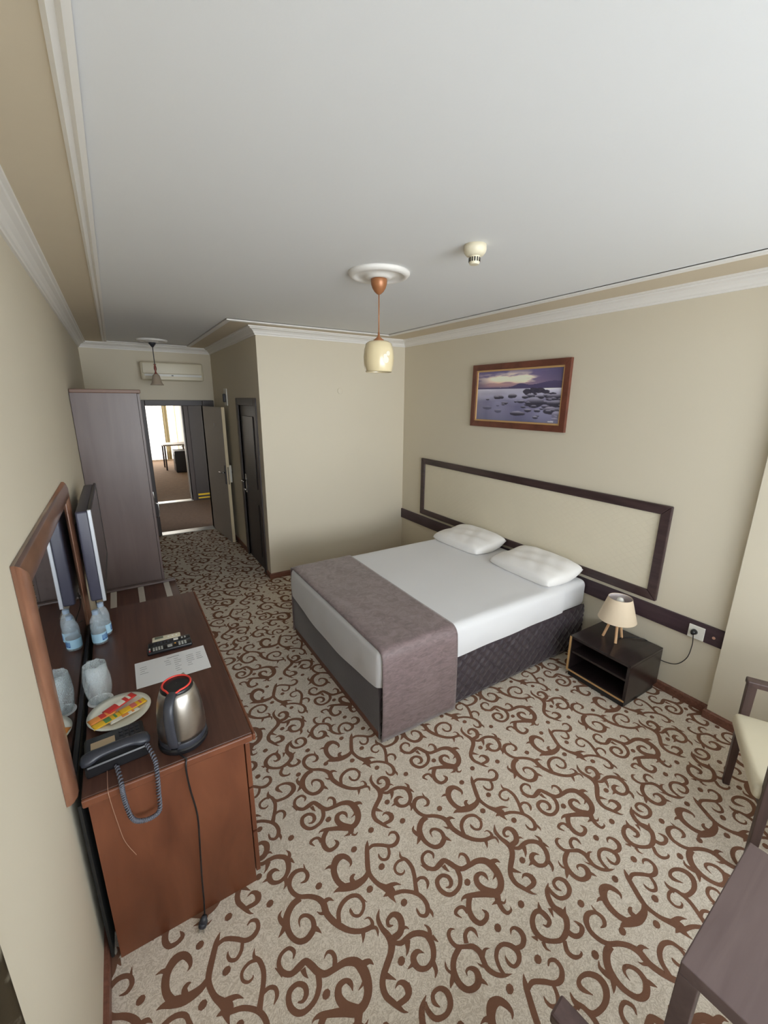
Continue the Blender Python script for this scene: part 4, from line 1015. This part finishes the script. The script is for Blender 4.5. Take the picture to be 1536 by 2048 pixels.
def hs(u, v):
    # handset: flattened bar along x with thicker ends
    a = u*2-1; th = 2*math.pi*v; e = .5+.5*math.tanh((abs(a)-.55)*9)
    ry = .021+.007*e; rz_ = .013+.006*e; cap = max(.0, 1-abs(a)**14)**.5
    return (a*.108, -.058+ry*cap*math.cos(th), .058+.012*(1-a*a)-.004*e+rz_*cap*math.sin(th))
obj('handset', MB().grid(36, 20, hs), m_dgrey, tp, smooth=True, local=True, merge=True, label='dark blue-grey handset resting in its cradle')
# coiled cord hanging over the end edge (world coordinates)
path = smoothpath([(.232,1.505,.815),(.250,1.435,.800),(.252,1.396,.770),(.248,1.392,.70),(.242,1.391,.625),(.215,1.390,.607),(.180,1.390,.615),(.160,1.391,.64),(.151,1.392,.70),(.148,1.394,.752),(.147,1.412,.775),(.135,1.50,.775)], 30)
coil = []
for i, p in enumerate(path):
    tn = (path[min(len(path)-1,i+1)]-path[max(0,i-1)]).normalized(); a = tn.cross(Vector((0,1,.2))).normalized(); b = tn.cross(a)
    th = i*1.25; coil.append(p + (a*math.cos(th)+b*math.sin(th))*.0055)
obj('coiled_cord', MB().tube(coil, .0034, 6), M('cord_grey', (92,94,104), .45), tp, smooth=True, label='grey coiled handset cord looping over the desk edge')
obj('line_cord', MB().tube(smoothpath([(.105,1.52,.765),(.108,1.42,.768),(.11,1.406,.735),(.115,1.424,.62),(.125,1.428,.52),(.15,1.427,.44)], 8), .0011, 6), M('line_cord_tan', (170,132,110), .5), tp, smooth=True, label='thin pale telephone line')

# paper and remotes
pp = MB().grid(8, 6, lambda u, v: (.212+.313*u, 1.942+.218*v, DZ+.0012+.0008*math.sin(u*5)*math.sin(v*4)))
po_ = obj('paper_sheet', pp, m_paper); tag(po_, 'white printed price sheet lying on the desk before the kettle', 'paper')
tx = MB(); g_ = random.Random(3)
tx.box(.350, .405, 2.128, 2.131, DZ+.0020, DZ+.0023)
for cx0, n_ in ((.23, 4), (.335, 3), (.375, 7), (.43, 6), (.475, 4)):
    for r_ in range(n_):
        y = 2.105-r_*.018
        tx.box(cx0+g_.random()*.006, cx0+.02+.018*g_.random(), y, y+.0022, DZ+.0020, DZ+.0023)
obj('printed_line', tx, m_ink, po_)['kind'] = 'stuff'
def remote(name, lab, cx, cy, L, w, h, rz, m, keys, z=DZ):
    r_ = thing(name, lab, 'remote', (cx, cy, z), rz, 'remote controls on the desk')
    obj('case', MB().rbox(-L/2, L/2, -w/2, w/2, 0, h, min(h,w)*.35, 3), m, r_, smooth=True, local=True, merge=True)
    for x, y, sx, sy, mm in keys:
        obj('button', MB().box(x-sx/2, x+sx/2, y-sy/2, y+sy/2, h-.002, h+.0022), mm, r_, local=True)
    return r_
m_keyl = M('key_grey', (176,176,170), .5); m_keyr = M('key_red', (220,80,90), .5)
K1 = [(-.092+.0*0, -.012+k*.012, .006, .006, (m_keyr, m_keyl, m_white)[k]) for k in range(3)]
K1 += [(-.074+i*.0125, -.012+j*.012, .008, .007, m_keyl) for i in range(4) for j in range(3)] + [(.0,0,.022,.022,m_keyl),(.026,.012,.007,.007,M('key_orange',(230,160,60),.5))] + [(.045+i*.014, -.012+j*.012, .009, .007, m_keyl) for i in range(3) for j in range(3)]
remote('remote_control', 'black television remote control right beside the paper sheet', .375, 2.218, .208, .050, .018, -.02, m_black, K1)
K2 = [(-.070+i*.016, -.010+j*.010, .009, .006, m_dgrey) for i in range(5) for j in range(3)] + [(.030,0,.022,.018,m_white)] + [(.06+i*.014, .0, .007, .014, m_keyl) for i in range(2)]
remote('remote_control', 'black remote control lying between the other two remotes', .378, 2.272, .200, .046, .018, -.02, m_black, K2)
remote('remote_control', 'small white air conditioner remote with grey display', .368, 2.322, .136, .048, .017, -.06, m_ivory, [(-.035,.003,.040,.020,M('display_grey',(110,116,100),.3)),(.010,0,.008,.006,m_white),(.030,0,.008,.006,m_white),(.048,0,.008,.006,m_white)])

# ---------------------------------------------------------------- luggage rack and wardrobe
lr = thing('luggage_rack', 'low brown luggage bench with pale strips between desk and wardrobe', 'luggage rack', (.29, 3.6, 0))
obj('top_board', MB().box(.005, .572, 2.93, 4.185, .322, .352), m_mahogt, lr, bevel=.004)
obj('back_lip', MB().box(.005, .572, 4.150, 4.200, .352, .372), m_wenge, lr, bevel=.008)
for x in (.075, .283, .490):
    obj('strip', MB().box(x-.023, x+.023, 3.0, 4.152, .352, .357), M('strip_aluminium', (196,190,182), .45), lr, bevel=.001, label='pale aluminium strip')
for y in (2.95, 4.14): obj('leg_panel', MB().box(.02, .555, y, y+.025, 0, .322), m_mahog, lr)
wd = thing('wardrobe', 'tall greyish brown wardrobe standing against the left wall by the entrance', 'wardrobe', (.245, 4.75, 0))
WY0, WY1, WX, WZ = 4.222, 5.35, .487, 2.08
obj('side_panel', MB().box(.004, WX-.022, WY0, WY0+.02, 0, WZ-.03), m_wenge, wd)
obj('side_panel', MB().box(.004, WX-.022, WY1-.02, WY1, 0, WZ-.03), m_wenge, wd)
obj('back_panel', MB().box(.004, .012, WY0+.02, WY1-.02, 0, WZ-.03), m_wenge, wd)
obj('top_board', MB().box(.004, WX+.008, WY0-.012, WY1+.01, WZ-.03, WZ), M('wardrobe_top', (120,92,78), .45), wd, bevel=.006)
for k in range(2):
    y0 = WY0+.002+k*.563; dr = obj('door', MB().box(WX-.02, WX, y0, y0+.558, .08, WZ-.032), m_wenge, wd, bevel=.002)
    yh = y0+.50 if k == 0 else y0+.06
    if k == 0: yh = y0+.055
    obj('handle', MB().tube([(WX,yh,.95),(WX+.03,yh,.96),(WX+.034,yh,1.02),(WX+.03,yh,1.08),(WX,yh,1.09)], .006, 8), m_chrome, dr, smooth=True)
obj('plinth', MB().box(.004, WX-.03, WY0+.02, WY1-.02, 0, .08), m_dark, wd)

# ---------------------------------------------------------------- ceiling things
def rose(x, y, r, lab):
    return tag(obj('ceiling_rose', MB().lathe([(r,0),(r,-.010),(r*.95,-.020),(r*.86,-.026),(r*.78,-.020),(r*.74,-.012),(r*.60,-.016),(r*.44,-.020),(r*.40,-.030),(r*.30,-.034),(r*.2,-.030),(.01,-.030)], (x,y,H), 56), m_trim, smooth=True), lab, 'ceiling rose')
p1x, p1y = 1.665, 2.277
rose(p1x, p1y, .175, 'white plaster ceiling rose above the cream glass pendant')
pe = thing('pendant_lamp', 'pendant lamp with barrel-shaped cream glass shade and copper canopy', 'lamp', (p1x, p1y, H))
obj('canopy', MB().lathe([(.046,-.032),(.047,-.042),(.045,-.060),(.038,-.080),(.026,-.098),(.012,-.110),(.004,-.113)], (p1x,p1y,H), 32), m_brownm, pe, smooth=True, label='copper canopy')
obj('cord', MB().tube([(p1x,p1y,H-.112),(p1x,p1y,2.385)], .0035, 8), m_brownm, pe, smooth=True)
obj('shade_cap', MB().lathe([(.005,.052),(.007,.03),(.014,.022),(.030,.010),(.032,0)], (p1x,p1y,2.345), 28), m_brownm, pe, smooth=True)
obj('glass_shade', MB().lathe([(.030,.175),(.058,.172),(.076,.160),(.086,.125),(.090,.085),(.088,.045),(.080,.006),(.077,0),(.075,.004),(.083,.045),(.085,.085),(.081,.125),(.072,.155),(.03,.17)], (p1x,p1y,2.174), 40, False, False), m_glassy, pe, smooth=True, label='cream glass shade with pearly flower')
fl = MB()
for dz, rr in ((.118,.012),(.085,.020),(.062,.013)):
    pass
def spot(da, dz, r, n=14):
    vs = []; a0 = math.radians(-93)
    for k in range(n):
        th = 2*math.pi*k/n; z = dz + r*math.sin(th); rad = .0895+.0012 if .04 < z < .12 else .087
        aa = a0+da+r*math.cos(th)/.088; vs.append((p1x+rad*math.cos(aa), p1y+rad*math.sin(aa), 2.174+z))
    fl.add(vs, [tuple(range(n))])
spot(.0,.065,.019); spot(.16,.10,.013); spot(-.05,.085,.012)
obj('flower_decor', fl, M('pearl', (226,220,204), .12, var=.1, scale=60, coat=.6), pe, smooth=True)
obj('lamp_bulb', MB().lathe([(.012,.16),(.014,.12),(.024,.09),(.024,.07),(.012,.05),(.001,.048)], (p1x,p1y,2.174), 18), m_white, pe, smooth=True)

p2x, p2y = .795, 6.28
rose(p2x, p2y, .175, 'white plaster ceiling rose in the entrance corridor')
p2 = thing('pendant_lamp', 'small pendant with smoky bell-shaped glass shade in the entrance corridor', 'lamp', (p2x, p2y, H))
obj('canopy', MB().lathe([(.040,-.032),(.042,-.045),(.030,-.060),(.012,-.085),(.004,-.090)], (p2x,p2y,H), 24), m_dgrey, p2, smooth=True)
obj('cord', MB().tube([(p2x,p2y,H-.088),(p2x,p2y,2.42)], .005, 8), m_dgrey, p2, smooth=True)
obj('stem', MB().lathe([(.006,.12),(.018,.118),(.008,.108),(.014,.085),(.016,.06),(.008,.035),(.012,.015),(.022,0)], (p2x,p2y,2.305), 20), M('copper_red', (128,62,52), .35, .3), p2, smooth=True)
obj('bell_shade', MB().lathe([(.022,.135),(.040,.118),(.050,.08),(.055,.045),(.066,.018),(.080,0),(.077,.001),(.062,.02),(.051,.046),(.046,.08),(.036,.114),(.02,.13)], (p2x,p2y,2.172), 32, False, False), m_bulb, p2, smooth=True)
sd = thing('smoke_detector', 'ivory smoke detector with slotted nose on the ceiling', 'smoke detector', (1.81, 1.655, H))
obj('base', MB().lathe([(.052,0),(.053,-.018),(.050,-.030),(.040,-.042),(.026,-.047)], (1.81,1.655,H), 36), m_ivory, sd, smooth=True)
obj('nose', MB().lathe([(.026,-.046),(.025,-.072),(.021,-.080),(.002,-.082)], (1.81,1.655,H), 28), m_ivory, sd, smooth=True, auto=50)
for k in range(14):
    a = 2*math.pi*k/14; x = 1.81+.0258*math.cos(a); y = 1.655+.0258*math.sin(a); s_, c_ = math.sin(a), math.cos(a); h_ = .0028
    obj('slot', MB().hexa([(x-h_*-s_-.001*c_,y-h_*c_-.001*s_,H-.070),(x+h_*-s_-.001*c_,y+h_*c_-.001*s_,H-.070),(x+h_*-s_+.0012*c_,y+h_*c_+.0012*s_,H-.070),(x-h_*-s_+.0012*c_,y-h_*c_+.0012*s_,H-.070)],
                          [(x-h_*-s_-.001*c_,y-h_*c_-.001*s_,H-.052),(x+h_*-s_-.001*c_,y+h_*c_-.001*s_,H-.052),(x+h_*-s_+.0012*c_,y+h_*c_+.0012*s_,H-.052),(x-h_*-s_+.0012*c_,y-h_*c_+.0012*s_,H-.052)]), m_black, sd)

# ---------------------------------------------------------------- air conditioner and wall fixtures
ac = thing('air_conditioner', 'ivory split air conditioner on the wall above the entrance door', 'air conditioner', (1.05, D2, 2.24))
A0, A1, AZ0, AZ1, AD = .655, 1.44, 2.245, 2.485, .19
obj('body', MB().rbox(A0, A1, D2-AD+.01, D2-.001, AZ0, AZ1, .03, 3), m_ivory, ac, smooth=True, merge=True)
obj('front_panel', MB().rbox(A0+.02, A1-.02, D2-AD-.004, D2-AD+.03, AZ0+.085, AZ1-.012, .012, 3), m_ivory, ac, smooth=True, merge=True)
obj('display_band', MB().box(A0+.04, A1-.03, D2-AD-.002, D2-AD+.02, AZ0+.055, AZ0+.083), m_white, ac, label='glossy white band')
obj('louver', MB().box(A0+.05, A1-.05, D2-AD+.002, D2-AD+.05, AZ0+.012, AZ0+.046), m_ivory, ac, bevel=.004)
obj('display', MB().box(1.02, 1.045, D2-AD-.004, D2-AD+.01, AZ0+.058, AZ0+.072), m_black, ac)
fx = thing('wall_fixture', 'small white wall fixture with dark centre beside the bathroom door', 'wall fixture', (WC, 6.08, 1.93))
obj('backplate', MB().box(WC-.014, WC-.0005, 6.00, 6.16, 1.92, 2.14), m_white, fx, bevel=.004)
obj('dark_cover', MB().rbox(WC-.045, WC-.012, 6.045, 6.115, 1.965, 2.075, .014, 3), m_dgrey, fx, smooth=True, merge=True)
jb = tag(obj('cover_plate', MB().lathe([(.034,0),(.034,.003),(.030,.005),(.001,.005)], (0,0,0), 28), m_wall, smooth=True), 'round beige cover plate high on the bathroom wall', 'cover plate')
jb.matrix_world = Matrix.Translation((2.509, D-.0005, 2.106)) @ Matrix.Rotation(math.pi/2, 4, 'X')

# ---------------------------------------------------------------- armchairs, side table, curtain
def armchair(name, lab, loc, rz):
    """local: front edge along +x from the origin (front-left leg) for .53 m, chair runs back along -y"""
    c = thing(name, lab, 'armchair', loc, rz, 'armchairs by the window')
    w, d, ah, l = .53, .52, .652, .040
    for x in (0, w):
        obj('leg', MB().hexa([(x-l*.38,-l*.38,0),(x+l*.38,-l*.38,0),(x+l*.38,l*.38,0),(x-l*.38,l*.38,0)], [(x-l/2,-l/2,ah-.03),(x+l/2,-l/2,ah-.03),(x+l/2,l/2,ah-.03),(x-l/2,l/2,ah-.03)]), m_chairw, c, local=True, bevel=.003)
        obj('leg', MB().hexa([(x-l*.38,-d-l*.4-.05,0),(x+l*.38,-d-l*.4-.05,0),(x+l*.38,-d+l*.4-.05,0),(x-l*.38,-d+l*.4-.05,0)], [(x-l/2,-d-l/2,ah+.02),(x+l/2,-d-l/2,ah+.02),(x+l/2,-d+l/2,ah+.02),(x-l/2,-d+l/2,ah+.02)]), m_chairw, c, local=True, bevel=.003)
        obj('armrest', MB().box(x-.027, x+.027, -d, l/2+.004, ah-.032, ah), m_chairw, c, local=True, bevel=.006)
        obj('side_rail', MB().box(x-.014, x+.014, -d, 0, .34, .385), m_chairw, c, local=True)
    obj('front_rail', MB().box(0, w, -.015, .012, .34, .385), m_chairw, c, local=True)
    obj('back_rail', MB().box(0, w, -d-.012, -d+.012, .34, .385), m_chairw, c, local=True)
    obj('seat_cushion', MB().rbox(.005, w-.005, -d+.02, .045, .375, .455, .028, 5), m_cream, c, smooth=True, local=True, merge=True)
    obj('backrest', MB().rbox(.0, w, -d-.05, -d+.02, .46, .80, .025, 5), m_cream, c, smooth=True, local=True, merge=True)
    return c
ch1 = armchair('armchair', 'dark wood armchair with cream seat standing by the pillar', (2.40, .335, 0), math.atan2(.24, .468))
ch2 = copy_tree(ch1)
ch2['label'] = 'armchair at the bottom edge of view, only its dark arm corner showing'
a2 = .15; ch2.location = (.992-.53*math.cos(a2), .318-.53*math.sin(a2), 0); ch2.rotation_euler = (0,0,a2)

st_ = thing('side_table', 'square dark walnut side table in the near right corner', 'table', (1.264, .212, 0), math.atan2(.028,.49))
obj('table_top', MB().box(0, .492, -.50, 0, .692, .730), m_tabletop, st_, local=True, bevel=.003)
for x, ys_ in ((.0, (-.500, -.042)), (.450, (-.400, -.150))):
    for y in ys_: obj('leg', MB().box(x, x+.042, y, y+.042, 0, .692), m_tabletop, st_, local=True, bevel=.002)

m_broc = M('curtain_brocade', (52,44,32), .7, var=.3, scale=26, bump=.2, bscale=40, spec=.1)
nt = m_broc.node_tree; nz_ = nt.nodes.new('ShaderNodeTexNoise'); nz_.inputs['Scale'].default_value = 16; nz_.inputs['Detail'].default_value = 5
rp_ = nt.nodes.new('ShaderNodeValToRGB'); rp_.color_ramp.elements[0].position = .50; rp_.color_ramp.elements[1].position = .66
rp_.color_ramp.elements[0].color = lin((46,38,26)); rp_.color_ramp.elements[1].color = lin((132,124,106))
tc_ = nt.nodes.new('ShaderNodeTexCoord'); nt.links.new(tc_.outputs['Object'], nz_.inputs['Vector'])
nt.links.new(nz_.outputs['Fac'], rp_.inputs[0]); nt.links.new(rp_.outputs[0], nt.nodes['Principled BSDF'].inputs['Base Color'])
def cur(u, v):
    y = .16+.45*u; f = math.sin(u*math.pi*9)
    return (.045+.028*f, y, .02+2.58*v)
cu = obj('brocade_curtain', MB().grid(90, 4, cur), m_broc, smooth=True)
so = cu.modifiers.new('thickness', 'SOLIDIFY'); so.thickness = .004
tag(cu, 'olive brown brocade curtain gathered against the left wall near the window', 'curtain')
